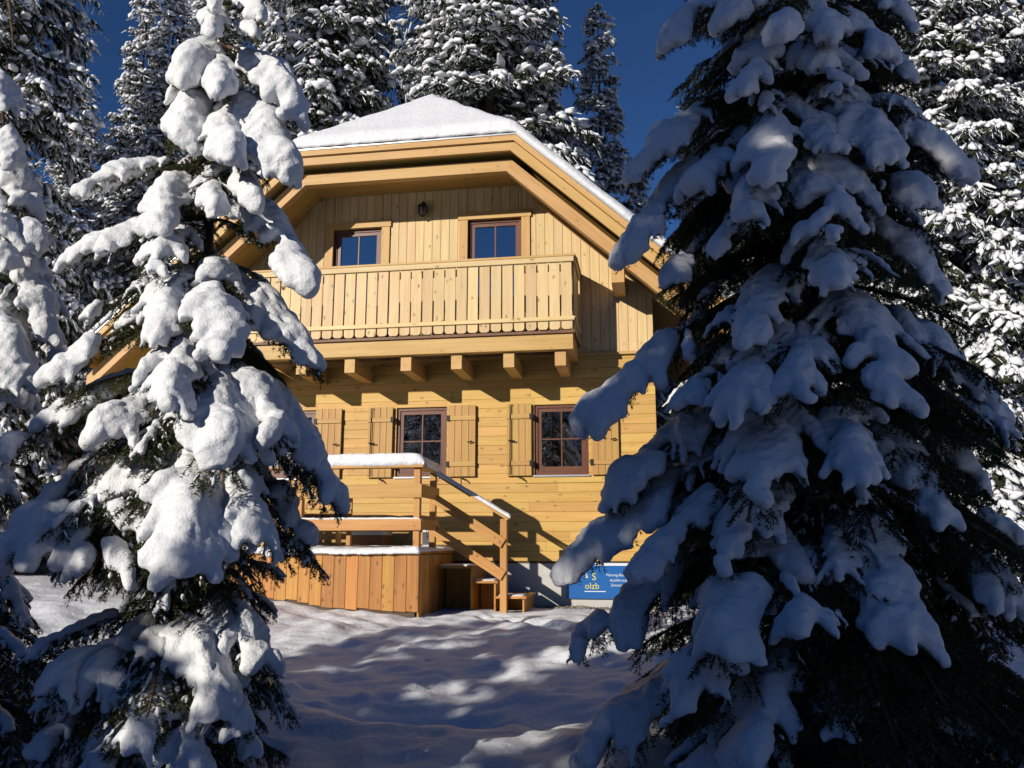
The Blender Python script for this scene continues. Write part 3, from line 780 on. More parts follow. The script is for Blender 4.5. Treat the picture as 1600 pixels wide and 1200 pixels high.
# small white plaque by the rear post
pl = empty('door_plaque', (-3.42, 12.85, 1.56))
tag(pl, 'small white plaque with dark marks leaning behind the deck post', 'plaque')
q = at_y(669, 836, 12.9)
V, Fc = boxvf(q[0] - .09, q[0] + .09, 12.9, 12.93, DZ + .03, q[2] + .12); world_obj('board', V, Fc, M_PLAQ, pl)
text('10', q[0] - .045, q[2] + .025, .075, M_IRON, pl, y=12.898, name='digits'); text('17', q[0] - .03, q[2] - .055, .075, M_IRON, pl, y=12.898, name='digits')

# garden bench behind the railing, its curved back seen above the boards
bench = empty('porch_bench', (-5.1, 12.0, DZ))
tag(bench, 'wooden bench with rounded backrest behind the snowy porch railing', 'bench')
bx0, bx1, by = -6.2, -4.42, 12.0
pts = []
for i in range(21):
    s = i / 20; xx = bx0 + (bx1 - bx0) * s
    pts.append((xx, 2.36 + .155 * (1 - (2 * s - 1) ** 4)))
poly = pts + [(bx1 - .02, 2.30), (bx0 + .02, 2.30)]
prism_xz('backrest', bench, M_RAIL, poly[::-1], by + .28, by + .31)
for zz in (2.02, 2.17): plank('back_slat', bench, M_RAIL, (bx0 + .05, by + .30, zz), (1, 0, 0), FR, .10, .024, bx1 - bx0 - .1)
for j in range(4): plank('seat_slat', bench, M_RAIL, (bx0, by - .12 + .10 * j, 1.92), (1, 0, 0), (0, 0, 1), .09, .025, bx1 - bx0)
for xx in (bx0 + .1, bx1 - .1):
    beam('leg', bench, M_RAIL, (xx, by - .1, DZ + .02), (xx, by - .1, 1.915), .07, .06, up=(0, -1, 0))
    beam('leg', bench, M_RAIL, (xx, by + .34, DZ + .02), (xx, by + .34, 2.30), .07, .06, up=(0, -1, 0))
bxo = empty('storage_box', (-4.1, 12.9, DZ))
tag(bxo, 'low grey storage box standing on the porch deck against the wall', 'box')
q0 = at_y(555, 832, 12.9)[0]; q1 = at_y(602, 832, 12.9)[0]
V, Fc = boxvf(q0, q1, 12.75, 13.2, DZ + .03, 1.74); world_obj('body', V, Fc, M_FLOOR, bxo)
V, Fc = boxvf(q0 - .02, q1 + .02, 12.72, 13.22, 1.742, 1.80); world_obj('lid', V, Fc, M_PLINTH, bxo)

# gravel strip at the foot of the plinth
def gravel():
    r = np.random.default_rng(8); n = 900
    V = []; Fc = []
    base = np.array([(1, 0, -.3), (-.5, .87, -.3), (-.5, -.87, -.3), (0, 0, .8)])
    for i in range(n):
        x = r.uniform(-1.75, .3); y = WY - abs(r.normal(0, .16)) + .02
        s = r.uniform(.012, .03); a = r.uniform(0, 6.28); c_, s_ = math.cos(a), math.sin(a)
        z = gz(x, y) if False else 0
        o = len(V)
        for b in base * s * r.uniform(.7, 1.3, (4, 3)): V.append((x + c_ * b[0] - s_ * b[1], y + s_ * b[0] + c_ * b[1], b[2]))
        Fc += [(o, o + 2, o + 1), (o, o + 1, o + 3), (o + 1, o + 2, o + 3), (o + 2, o, o + 3)]
    V = np.array(V); V[:, 2] += ground_z(V[:, 0], V[:, 1]) + .012
    o = world_obj('gravel_strip', V, Fc, M_GRAV, None)
    tag(o, 'brown gravel bared of snow along the plinth foot', 'gravel', kind='stuff')
gravel()

# ------------------------------------------------------------------ snow as a smooth solid (field of capsules, surface nets)
def surface_nets(Fv, org, h):
    """Fv>0 inside; returns verts, quads"""
    S = Fv > 0
    nx, ny, nz = S.shape
    c = [S[i:nx - 1 + i, j:ny - 1 + j, k:nz - 1 + k] for i in (0, 1) for j in (0, 1) for k in (0, 1)]
    tot = sum(a.astype(np.int8) for a in c)
    act = (tot > 0) & (tot < 8)
    idx = np.full(act.shape, -1, np.int64); ci = np.argwhere(act); idx[act] = np.arange(len(ci))
    acc = np.zeros((len(ci), 3)); cnt = np.zeros(len(ci))
    offs = [(i, j, k) for i in (0, 1) for j in (0, 1) for k in (0, 1)]
    val = {o: Fv[ci[:, 0] + o[0], ci[:, 1] + o[1], ci[:, 2] + o[2]] for o in offs}
    for a in offs:
        for ax in range(3):
            if a[ax] == 0:
                b = list(a); b[ax] = 1; b = tuple(b)
                va, vb = val[a], val[b]; m = (va > 0) != (vb > 0)
                t = np.where(m, va / np.where(m, va - vb, 1), 0)
                p = np.tile(np.array(a, float), (len(ci), 1)); p[:, ax] = t
                acc[m] += p[m]; cnt[m] += 1
    V = org + (ci + acc / cnt[:, None]) * h
    Q = []
    for ax in range(3):
        u, v = (ax + 1) % 3, (ax + 2) % 3
        sl0 = [slice(None)] * 3; sl1 = [slice(None)] * 3
        sl0[ax] = slice(0, -1); sl1[ax] = slice(1, None)
        A, B = S[tuple(sl0)], S[tuple(sl1)]
        e = np.argwhere(A != B)
        e = e[(e[:, u] > 0) & (e[:, v] > 0) & (e[:, u] < S.shape[u] - 1) & (e[:, v] < S.shape[v] - 1)]
        if not len(e): continue
        def cell(du, dv):
            q = e.copy(); q[:, u] -= du; q[:, v] -= dv; return idx[q[:, 0], q[:, 1], q[:, 2]]
        q = np.stack([cell(1, 1), cell(0, 1), cell(0, 0), cell(1, 0)], 1)
        fl = ~A[e[:, 0], e[:, 1], e[:, 2]]
        q[fl] = q[fl][:, ::-1]
        Q.append(q)
    Q = np.concatenate(Q); Q = Q[(Q >= 0).all(1)]
    return V, Q
def relax(V, Q, it=2, lam=.5):
    e = np.concatenate([Q[:, [0, 1]], Q[:, [1, 2]], Q[:, [2, 3]], Q[:, [3, 0]]]); e = np.concatenate([e, e[:, ::-1]])
    n = len(V); cnt = np.bincount(e[:, 0], minlength=n).clip(1)
    for _ in range(it):
        s = np.stack([np.bincount(e[:, 0], weights=V[e[:, 1], k], minlength=n) for k in range(3)], 1)
        V = V + lam * (s / cnt[:, None] - V)
    return V
def capsule_snow(A, B, ra, rb, h=.015, kk=.012, seed=0):
    """A,B (n,3) ends, radii -> smooth union"""
    A = np.asarray(A); B = np.asarray(B); ra = np.asarray(ra); rb = np.asarray(rb)
    pad = max(ra.max(), rb.max()) + kk * 6 + 2 * h
    lo = np.minimum(A.min(0), B.min(0)) - pad; hi = np.maximum(A.max(0), B.max(0)) + pad
    dims = np.ceil((hi - lo) / h).astype(int) + 1
    G = np.zeros(dims, np.float32)
    for a, b, r0, r1 in zip(A, B, ra, rb):
        m = max(r0, r1) + kk * 4.5
        i0 = np.maximum(((np.minimum(a, b) - m - lo) / h).astype(int), 0); i1 = np.minimum(((np.maximum(a, b) + m - lo) / h).astype(int) + 2, dims)
        gx = (lo[0] + np.arange(i0[0], i1[0]) * h)[:, None, None]; gy = (lo[1] + np.arange(i0[1], i1[1]) * h)[None, :, None]; gzz = (lo[2] + np.arange(i0[2], i1[2]) * h)[None, None, :]
        d = b - a; dd = d @ d + 1e-9
        t = np.clip(((gx - a[0]) * d[0] + (gy - a[1]) * d[1] + (gzz - a[2]) * d[2]) / dd, 0, 1)
        dist = np.sqrt((gx - a[0] - t * d[0]) ** 2 + (gy - a[1] - t * d[1]) ** 2 + (gzz - a[2] - t * d[2]) ** 2) - (r0 + (r1 - r0) * t)
        G[i0[0]:i1[0], i0[1]:i1[1], i0[2]:i1[2]] += np.exp(-np.clip(dist / kk, -12, 12)).astype(np.float32) * (dist < kk * 4.5)
    Fv = np.log(np.maximum(G, 1e-5)).astype(float)
    Fv = np.clip(Fv, -3, 3)
    V, Q = surface_nets(Fv, lo, h)
    V = relax(V, Q, 2, .5)
    V = V + 0.008 * np.stack([sinnoise(V, seed + k, 24, 2) for k in range(3)], 1) + .0042 * np.stack([sinnoise(V, seed + 7 + k, 110, 1) for k in range(3)], 1)
    return V, Q

def blob_tmpl(seed, rings=3, seg=5):
    r = np.random.default_rng(seed); V = []
    xs = np.linspace(0, 1, rings)
    for i, x in enumerate(xs):
        q = (math.sin(math.pi * (.08 + .84 * x)) ** .6) * r.uniform(.7, 1.15)
        for k in range(seg):
            a = 2 * math.pi * k / seg
            V.append((x, math.cos(a) * q * r.uniform(.75, 1.2), (math.sin(a) * q * r.uniform(.8, 1.2)) * (1.0 if math.sin(a) > 0 else .35)))
    V = np.array(V); I = np.arange(rings * seg).reshape(rings, seg); Q = []
    for k in range(seg): Q.append(np.stack([I[:-1, k], I[:-1, (k + 1) % seg], I[1:, (k + 1) % seg], I[1:, k]], 1))
    c0 = len(V); V = np.concatenate([V, [(-.06, 0, 0), (1.06, 0, -.1)]])
    T = [(c0, I[0, (k + 1) % seg], I[0, k]) for k in range(seg)] + [(c0 + 1, I[-1, k], I[-1, (k + 1) % seg]) for k in range(seg)]
    Q = np.concatenate(Q); Tq = np.concatenate([Q[:, [0, 1, 2]], Q[:, [0, 2, 3]], np.array(T)])
    return V, Tq
# ------------------------------------------------------------------ spruce boughs
ZUP = np.array([0, 0, 1.0])
def nrm(v): return v / (np.linalg.norm(v) + 1e-9)
def place(tm, P, X, l, wy, wz):
    """template copies: origin P (n,3), long axis X (n,3), lengths, half widths"""
    V, T = tm; n = len(P)
    S = np.cross(ZUP, X); S /= np.linalg.norm(S, axis=1, keepdims=True) + 1e-9; N_ = np.cross(X, S)
    out = P[:, None] + X[:, None] * (V[None, :, 0:1] * l[:, None, None]) + S[:, None] * (V[None, :, 1:2] * wy[:, None, None]) + N_[:, None] * (V[None, :, 2:3] * wz[:, None, None])
    F_ = T[None] + (np.arange(n) * len(V))[:, None, None]
    return out.reshape(-1, 3), F_.reshape(-1, 3)
CRUMBS = [blob_tmpl(400 + k, 3, 4) for k in range(4)]
def bough(P0, P1, w, r, arch=.18, snow=1.0, lat_sp=.065, need=380, h=.0145, finger=1.0, nlen=.0195, bare=.0, s0=.40, patch=-.45, dust=.35):
    """one bough from trunk point P0 to tip P1, fan half width w.  Returns (needle verts, tris), (twig tubes), (snow verts, quads)"""
    P0 = np.asarray(P0, float); P1 = np.asarray(P1, float); d = P1 - P0; L = np.linalg.norm(d)
    ctrl = P0 + d * .58 + ZUP * (arch * L)
    N = max(8, int(L / .05)); s = np.linspace(0, 1, N + 1)[:, None]
    ax = (1 - s) ** 2 * P0 + 2 * s * (1 - s) * ctrl + s ** 2 * P1
    tw = [(ax, .012 + .012 * L, 0, 0.0)]      # polyline, radius, level, start fraction
    tan = np.gradient(ax, axis=0); tan /= np.linalg.norm(tan, axis=1, keepdims=True)
    hd = nrm(np.array([d[0], d[1], 0]) + 1e-6); side0 = np.array([-hd[1], hd[0], 0])
    n = int(L * .9 / lat_sp); lats = []
    for i in range(n):
        f = .14 + .84 * (i + r.uniform(-.3, .3)) / n; f = min(max(f, .08), .985)
        j = f * N; j0 = int(j); p = ax[j0] + (ax[min(j0 + 1, N)] - ax[j0]) * (j - j0); t = tan[j0]
        for sg in (-1, 1):
            if r.random() < .08: continue
            prof = min(1, .30 + 1.7 * f) * (1 - .72 * max(0, (f - .45) / .55) ** 1.3)
            l = w * prof * r.uniform(.6, 1.12)
            dr = nrm(t * r.uniform(.55, .85) + side0 * sg * r.uniform(.75, 1.0) + ZUP * r.uniform(-.12, .12))
            g = r.uniform(.30, .62)
            m = max(3, int(l / .05)); u = np.linspace(0, 1, m + 1)[:, None]
            pl = p + dr * (l * u) - ZUP * (g * l * u ** 2)
            tw.append((pl, .004, 1, f)); lats.append((pl, l, f))
            for k in range(int(l / .10)):
                a = int(r.uniform(.15, 1) * m); l2 = r.uniform(.04, .10) * min(1, .5 + w * 2)
                u2 = np.linspace(0, 1, 3)[:, None]; d2 = nrm(np.array([r.normal(0, .3), r.normal(0, .3), -1]) + dr * .5)
                tw.append((pl[a] + d2 * l2 * u2, .0025, 2, f))
            ns = int(l / .062)
            for k in range(ns):
                v = (k + .7) / (ns + .6); jj = v * m; a = int(jj); q = pl[a] + (pl[min(a + 1, m)] - pl[a]) * (jj - a)
                tl = nrm(pl[min(a + 1, m)] - pl[max(a - 1, 0)])
                for s2 in (-1, 1):
                    if r.random() < .12: continue
                    l2 = (.35 * l * (1 - v) + .055) * r.uniform(.6, 1.15)
                    d2 = nrm(tl * .8 + np.cross(ZUP, tl) * s2 * .75 - ZUP * r.uniform(.0, .45))
                    u2 = np.linspace(0, 1, 3)[:, None]
                    tw.append((q + d2 * l2 * u2 - ZUP * (.25 * l2 * u2 ** 2), .0025, 2, f))
    # needles along every twig
    nv = []; 
    SA, SB = [], []
    for pl, rr, lv, f in tw:
        if lv == 0: k0 = int(len(pl) * .3); pl = pl[k0:]
        SA.append(pl[:-1]); SB.append(pl[1:])
    SA = np.concatenate(SA); SB = np.concatenate(SB); ln = np.linalg.norm(SB - SA, axis=1)
    cnt = r.poisson(ln * need); ii = np.repeat(np.arange(len(ln)), cnt); M_ = len(ii)
    t = r.random((M_, 1)); pos = SA[ii] + (SB[ii] - SA[ii]) * t
    T = (SB - SA)[ii] / ln[ii][:, None]
    R = r.normal(size=(M_, 3)); R -= T * (R * T).sum(1, keepdims=True); R /= np.linalg.norm(R, axis=1, keepdims=True) + 1e-9
    dirn = T * .48 + R * .88; nl = nlen * r.uniform(.7, 1.25, (M_, 1)); sd = np.cross(dirn, r.normal(size=(M_, 3))); sd /= np.linalg.norm(sd, axis=1, keepdims=True) + 1e-9
    wd = nlen * .15
    NV = np.stack([pos - sd * wd, pos + sd * wd, pos + dirn * nl], 1).reshape(-1, 3)
    NT = np.arange(len(NV)).reshape(-1, 3)
    # twig wood (3 sided)
    tv, tf = [], []
    o = 0
    for pl, rr, lv, f in tw:
        if lv == 2: continue
        m = len(pl); tg = np.gradient(pl, axis=0); tg /= np.linalg.norm(tg, axis=1, keepdims=True) + 1e-9
        a = np.cross(tg, ZUP + 1e-3); a /= np.linalg.norm(a, axis=1, keepdims=True) + 1e-9; b = np.cross(tg, a)
        rad_ = (rr * (1 - .8 * np.linspace(0, 1, m)))[:, None]
        ring = np.stack([pl + (a * math.cos(q) + b * math.sin(q)) * rad_ for q in (0, 2.1, 4.2)], 1).reshape(-1, 3)
        I = np.arange(m * 3).reshape(m, 3) + o
        for k in range(3):
            tf.append(np.stack([I[:-1, k], I[1:, k], I[1:, (k + 1) % 3], I[:-1, (k + 1) % 3]], 1))
        tv.append(ring); o += m * 3
    TV = np.concatenate(tv); TF = np.concatenate(tf)
    # snow load
    SN = None
    if snow > 0:
        A, B, RA, RB = [], [], [], []
        def put(p, q, r0, r1, tt):
            u = ZUP - tt * (tt @ ZUP) * .85; u = nrm(u + .25 * hd * max(0, -tt[2]))
            A.append(p + u * r0 * .72); B.append(q + u * r1 * .72); RA.append(r0); RB.append(r1)
        base = .030 * (.35 + .65 * snow)
        nsd = int(r.integers(1e6)); thr = patch
        def mod(p):
            v = sinnoise(np.asarray(p)[None] - P0, nsd, 10.0, 3)[0]
            return 0.0 if v < thr else min(1.45, .62 + .95 * (v - thr))
        j0_, j1_ = r.uniform(.5, 1.0), r.uniform(0, 6)
        s0 = s0 if L > .5 else .2
        def axr(f): return base * (.85 + .45 * math.sin(min(1, max(0, (f - s0) * 1.45)) * 3.0)) * (1 + .25 * math.sin(f * N * j0_ + j1_))
        for k in range(int(N * s0), N):
            g = mod(ax[k])
            if g > 0: put(ax[k], ax[k + 1], axr(k / N) * g, axr((k + 1) / N) * g, tan[k])
        for pl, l, f in lats:
            if r.random() < bare or f < s0 - .08: continue
            m = len(pl) - 1; e = r.uniform(.5, 1.1) * finger
            c0 = base * r.uniform(.8, 1.15); c1 = base * r.uniform(.5, .85)
            for k in range(m):
                if k / m > e: break
                g = mod(pl[k])
                if g <= 0: continue
                b0, b1 = c0 * g, c1 * g
                put(pl[k], pl[k + 1], b0 + (b1 - b0) * k / m, b0 + (b1 - b0) * (k + 1) / m, nrm(pl[k + 1] - pl[k]))
        # pillows
        if snow > .8:
            good = [q for q in lats if q[2] > s0 + .05]
            for _ in range(int(2 + 4 * L * snow)):
                if not good: break
                pl, l, f = good[int(r.integers(len(good)))]; k = int(r.uniform(0, .6) * (len(pl) - 1))
                q = base * r.uniform(1.15, 1.7); tt = nrm(pl[k + 1] - pl[k])
                put(pl[k], pl[k] + tt * r.uniform(.04, .10), q, q * .8, tt)
        if len(A): SN = capsule_snow(A, B, RA, RB, h=h, kk=.008 + .003 * snow, seed=int(r.integers(1e6)))
    if dust > 0 and snow > .2:
        # crumbs of snow caught on the small twigs
        cand = [pl for pl, rr, lv, f in tw if lv == 2 and r.random() < dust]
        if cand:
            p = np.array([q[0] for q in cand]); d = np.array([q[-1] - q[0] for q in cand]); l = np.linalg.norm(d, axis=1); d /= l[:, None] + 1e-9
            d[:, 2] = np.maximum(d[:, 2], -.75); d /= np.linalg.norm(d, axis=1, keepdims=True)
            c = len(p); wv = r.uniform(.006, .015, c)
            vs, fs = [], []; o = 0; pk = r.integers(0, len(CRUMBS), c)
            for k, tm in enumerate(CRUMBS):
                m = pk == k
                v, f = place(tm, p[m] + ZUP * .006, d[m], l[m] * r.uniform(.25, .6, int(m.sum())), wv[m] * 1.2, wv[m]); vs.append(v); fs.append(f + o); o += len(v)
            V2 = np.concatenate(vs); F2 = np.concatenate(fs)
            if SN is None: SN = (V2, [F2])
            else: SN = (np.concatenate([SN[0], V2]), [SN[1], F2 + len(SN[0])])
    return (NV, NT), (TV, TF), SN
def add_branch(parent, P0, res, needle=M_NEEDLE, M=None):
    (NV, NT), (TV, TF), SN = res
    P0 = np.asarray(P0, float)
    me = mesh_np('branch', np.concatenate([NV, TV]) - P0, [NT, TF + len(NV)], [needle, M_TWIG], mi=np.concatenate([np.zeros(len(NT)), np.ones(len(TF))]))
    b = link('branch', me, Matrix.Translation(Vector(P0)), parent); b['kind'] = 'stuff'
    if SN is not None:
        sm = mesh_np('snow', SN[0] - P0, SN[1], M_SNOW, smooth=True)
        link('snow', sm, Matrix.Translation(Vector(P0)), b)
    return b
# unit boughs reused inside the crowns (length 1, along +X)
UNIT = []
ru = np.random.default_rng(77)
for k in range(7):
    sn = [0, .3, .5, .0, .4, .7, .25][k]
    (NV, NT), (TV, TF), SN = bough((0, 0, 0), (1, 0, -.30 - .06 * k), .42, ru, arch=.22, snow=sn, lat_sp=.075, need=400, h=.016, bare=.35, patch=-.1, dust=.5 if k != 4 else .8)
    me = mesh_np('branch', np.concatenate([NV, TV]), [NT, TF + len(NV)], [M_NEEDLE, M_TWIG], mi=np.concatenate([np.zeros(len(NT)), np.ones(len(TF))]))
    UNIT.append((me, mesh_np('snow', SN[0], SN[1], M_SNOW, smooth=True) if SN is not None else None))
def put_unit(parent, k, P, az, tilt, s):
    M = Matrix.Translation(Vector(P)) @ Matrix.Rotation(az, 4, 'Z') @ Matrix.Rotation(tilt, 4, 'Y') @ Matrix.Scale(s, 4)
    b = link('branch', UNIT[k][0], M, parent); b['kind'] = 'stuff'
    if UNIT[k][1] is not None: link('snow', UNIT[k][1], M, b)
def trunk(parent, pts, rs, name='trunk'):
    V, Fc = tube(pts, rs, 10)
    return world_obj(name, V, Fc, M_BARK, parent, smooth=True)

class Tree:
    """young spruce standing on a vertical line through pixel (px, py) at a depth, boughs given by where their tips are"""
    def __init__(self, name, label, px, py, depth, topy, seed, r0=.075):
        p = at_depth(px, py, depth); self.x, self.y = p[0], p[1]
        self.zb = float(ground_z(np.array([p[0]]), np.array([p[1]]))[0]); self.depth = depth; ztop = self.ztop = self.z_at(topy)
        self.root = empty(name, (self.x, self.y, self.zb)); tag(self.root, label, 'tree')
        self.r = np.random.default_rng(seed)
        trunk(self.root, [(self.x, self.y, self.zb - .2), (self.x + .01, self.y, self.zb + (ztop - self.zb) * .5), (self.x, self.y, ztop)], [r0, r0 * .55, .006])
    def z_at(self, py):
        """height on the trunk line seen at picture row py"""
        lo, hi = -3.0, 12.0
        for _ in range(50):
            m = (lo + hi) / 2; v = np.array([self.x, self.y, m]) - CAM
            y = 600 - F * (v @ UP) / (v @ FW)
            if y > py: lo = m
            else: hi = m
        return lo
    def hero(self, rooty, tx, ty, dd, w, snow=1.0, **kw):
        z0 = self.z_at(rooty); P0 = np.array([self.x, self.y, z0]); P1 = at_depth(tx, ty, self.depth + dd)
        kw.setdefault('need', 380)
        res = bough(P0, P1, w * 1.3, self.r, snow=snow, **kw)
        return add_branch(self.root, P0, res)
    def fill(self, z0, z1, n, radius, kinds, amin=0, amax=6.283):
        for i in range(n):
            z = z0 + (z1 - z0) * (i + self.r.uniform(-.4, .4)) / n
            az = self.r.uniform(amin, amax); s = radius(z) * self.r.uniform(.75, 1.0)
            put_unit(self.root, int(self.r.choice(kinds)), (self.x, self.y, z), az, self.r.uniform(-.15, .2), max(s, .12))

# ------------------------------------------------------------------ the spruces in front
LT = Tree('young_spruce', 'sunlit young spruce with heavy snow pillows in front of the left part of the chalet', 288, 850, 4.6, -70, 1)
def rl(z):
    return float(np.interp(z, [.1, .5, .9, 1.35, 1.7, 2.0, 2.4, 3.2, 4.0, 4.6, 5.0], [.65, .72, .5, .5, .75, .85, .74, .52, .34, .18, .08]))
for a in [  # root row, tip x, tip y, tip depth offset, half width, snow
    (-25, 402, -5, -.05, .07, .62), (-10, 335, 20, -.1, .06, .6), (15, 412, 45, -.05, .08, .7), (25, 330, 60, -.12, .08, .7), (40, 405, 75, -.15, .07, .65),
    (75, 284, 140, -.12, .12, 1.15), (70, 462, 195, -.12, .15, 1.3), (110, 340, 160, -.25, .10, 1.0), (120, 262, 165, -.05, .05, .45),
    (130, 278, 235, -.22, .15, 1.3), (135, 445, 285, -.28, .18, 1.4), (160, 360, 260, -.40, .15, 1.2),
    (240, 236, 370, -.25, .16, 1.3), (270, 472, 455, -.25, .17, 1.35), (260, 330, 340, -.42, .12, .8), (250, 395, 330, -.3, .10, .8),
    (255, 125, 305, -.10, .13, .62), (330, 160, 395, -.15, .16, .8), (340, 90, 425, .05, .18, .75), (360, 230, 430, -.40, .16, .8),
    (380, 345, 560, -.62, .20, 1.25), (420, 500, 595, -.20, .17, 1.25), (400, 240, 545, -.55, .17, .95), (430, 130, 500, -.05, .17, .8), (400, 420, 500, .1, .14, .8),
    (470, 72, 600, -.30, .20, 1.1), (500, 260, 640, -.75, .20, .85), (520, 350, 760, -.80, .26, 1.45), (530, 525, 800, -.25, .27, 1.5), (540, 440, 700, -.55, .2, 1.2),
    (570, 5, 720, -.35, .24, 1.25), (600, 150, 690, -.6, .2, 1.0), (640, 10, 880, -.55, .30, 1.5), (650, 140, 900, -.75, .30, 1.5), (650, 290, 890, -.95, .30, 1.45),
    (660, 400, 850, -.75, .24, 1.2), (650, 490, 880, -.2, .2, 1.2), (700, 60, 800, -.1, .22, 1.0),
    (900, 425, 1070, -.55, .19, 1.05), (930, 330, 1120, -.8, .22, .9), (960, 230, 1120, -.9, .22, .75), (930, 120, 1110, -.7, .24, .8), (1000, 400, 1180, -.5, .17, .7),
    (1010, 60, 1180, -.6, .24, .7), (1020, 300, 1210, -.9, .22, .8), (950, 20, 1040, -.4, .24, .6), (1040, 150, 1230, -.9, .24, .75), (980, 60, 1090, -.75, .22, .8), (1000, 200, 1180, -1.0, .22, .85), (960, 370, 1150, -.75, .2, .9), (930, 170, 1050, -.5, .2, .7),
]:
    LT.hero(*a[:5], snow=a[5], bare=.08 if a[5] > .9 else .3, patch=-.30, dust=.5)
LT.fill(LT.z_at(40), LT.z_at(700), 64, rl, [0, 3, 0, 3, 1, 6, 4])
LT.fill(LT.z_at(700), LT.z_at(1180), 60, rl, [0, 3, 1, 6, 1, 4])
LT.fill(LT.z_at(980), LT.z_at(1260), 30, lambda z: .66, [1, 4, 1, 6, 0, 3])

RTt = Tree('shaded_spruce', 'large dark spruce in shade with drooping snow pads at the right', 1283, 850, 5.0, -520, 2, r0=.10)
def rr_(z):
    return float(np.interp(z, [.1, .6, 1.6, 2.6, 3.6, 4.6, 5.3, 6.2, 7.0], [1.2, 1.38, 1.26, 1.12, .98, .84, .70, .40, .1]))
for a in [
    (-190, 1130, -90, -.1, .2, .9), (-200, 1340, -80, -.2, .2, .9), (-150, 1260, -60, -.45, .2, .9), (-260, 1200, -190, -.2, .14, .8), (-270, 1280, -190, .1, .14, .8),
    (-60, 1042, 80, -.10, .20, 1.0), (-80, 1222, 62, -.55, .20, 1.2), (-70, 1425, 50, -.15, .22, 1.2), (20, 1428, 130, -.1, .18, .8), (60, 1120, 100, -.1, .18, .8), (90, 1190, 175, -.45, .18, .75),
    (90, 1390, 255, -.55, .25, 1.3), (100, 1508, 285, -.20, .25, 1.3), (120, 985, 290, -.10, .24, 1.2), (150, 972, 415, -.20, .26, 1.35), (190, 1085, 300, -.35, .22, 1.0), (180, 1300, 240, -.65, .2, .9),
    (40, 1165, 150, -.55, .2, 1.15), (50, 1310, 150, -.65, .22, 1.2), (120, 1200, 290, -.75, .22, 1.1), (-30, 1300, 70, -.5, .2, 1.15), (-50, 1140, 40, -.35, .2, 1.1), (10, 1380, 90, -.4, .2, 1.1), (200, 1170, 370, -.8, .22, 1.1),
    (210, 1300, 375, -.85, .28, 1.3), (240, 1450, 320, -.45, .22, 1.1), (280, 1482, 470, -.25, .26, 1.25), (270, 1120, 400, -.5, .2, .9), (300, 1040, 450, -.25, .2, .8),
    (340, 1310, 450, -.90, .20, .9), (390, 1165, 545, -.75, .22, 1.0), (420, 915, 680, -.25, .30, 1.4), (400, 1390, 635, -.95, .34, 1.35), (410, 1565, 660, -.35, .32, 1.4),
    (460, 1148, 670, -.95, .28, 1.15), (480, 1250, 640, -1.0, .24, .9), (520, 1060, 640, -.5, .24, .9), (540, 1168, 815, -1.05, .30, 1.35), (560, 945, 800, -.30, .26, 1.2), (560, 1558, 790, -.4, .22, 1.1),
    (590, 1350, 760, -1.1, .22, 1.0), (600, 1495, 825, -.85, .26, 1.25), (650, 885, 910, -.35, .28, 1.4), (690, 1000, 905, -.75, .24, 1.1), (700, 1115, 900, -.95, .22, 1.1),
    (690, 1415, 1015, -1.15, .34, 1.4), (680, 1590, 960, -.7, .34, 1.4), (700, 1690, 950, -.2, .3, 1.3), (760, 1110, 1045, -1.2, .32, 1.35), (790, 885, 1035, -.45, .28, 1.3), (830, 1250, 990, -1.2, .24, .8),
    (860, 1050, 1145, -1.15, .30, 1.35), (880, 1370, 1090, -1.1, .24, .8), (920, 1180, 1195, -1.25, .32, 1.2), (930, 1310, 1170, -1.2, .26, .9), (960, 900, 1200, -.6, .30, 1.3), (950, 1530, 1180, -.7, .3, .9), (1000, 1420, 1260, -1.1, .3, .9), (1000, 1060, 1270, -1.1, .3, 1.0),
]:
    RTt.hero(*a[:5], snow=a[5], need=290, h=.0175, s0=.5, patch=-.25, dust=.06, bare=.12 if a[5] > .9 else .4)
RTt.fill(RTt.z_at(-480), RTt.z_at(300), 190, lambda z: rr_(z) * 1.12, [0, 3, 0, 3, 0, 3, 6, 1])
RTt.fill(RTt.z_at(300), RTt.z_at(1150), 170, rr_, [0, 3, 0, 3, 0, 3, 6, 1])

ET = Tree('edge_spruce', 'snow laden spruce cut off by the left edge of the picture', -130, 850, 5.4, -200, 3)
def re_(z):
    return float(np.interp(z, [.1, .6, 1.6, 2.6, 3.6, 4.6, 5.4], [.85, .9, .8, .66, .5, .3, .1]))
for a in [(-60, 35, 75, -.1, .12, .5), (60, 25, 265, -.15, .16, 1.1), (180, 72, 400, -.2, .2, 1.4), (260, 20, 420, -.5, .2, 1.3), (300, 98, 540, -.2, .24, 1.5), (380, 40, 620, -.55, .24, 1.4),
          (420, 122, 600, .05, .22, 1.3), (480, 70, 690, -.1, .22, 1.1), (640, 40, 800, -.3, .2, .9), (800, 60, 980, -.2, .24, .5), (850, 0, 1060, -.4, .24, .6), (900, 60, 1130, -.3, .26, .7), (930, 0, 1200, -.5, .26, .7)]:
    ET.hero(a[0], a[1] - 14, a[2], a[3], a[4] * .95, snow=a[5] * .95, bare=.1 if a[5] > .9 else .3, patch=-.18, dust=.5)
ET.fill(ET.z_at(-200), ET.z_at(1150), 70, re_, [0, 3, 0, 1, 6])
ET.fill(ET.z_at(880), ET.z_at(1120), 26, lambda z: 1.25, [1, 4, 6, 0])

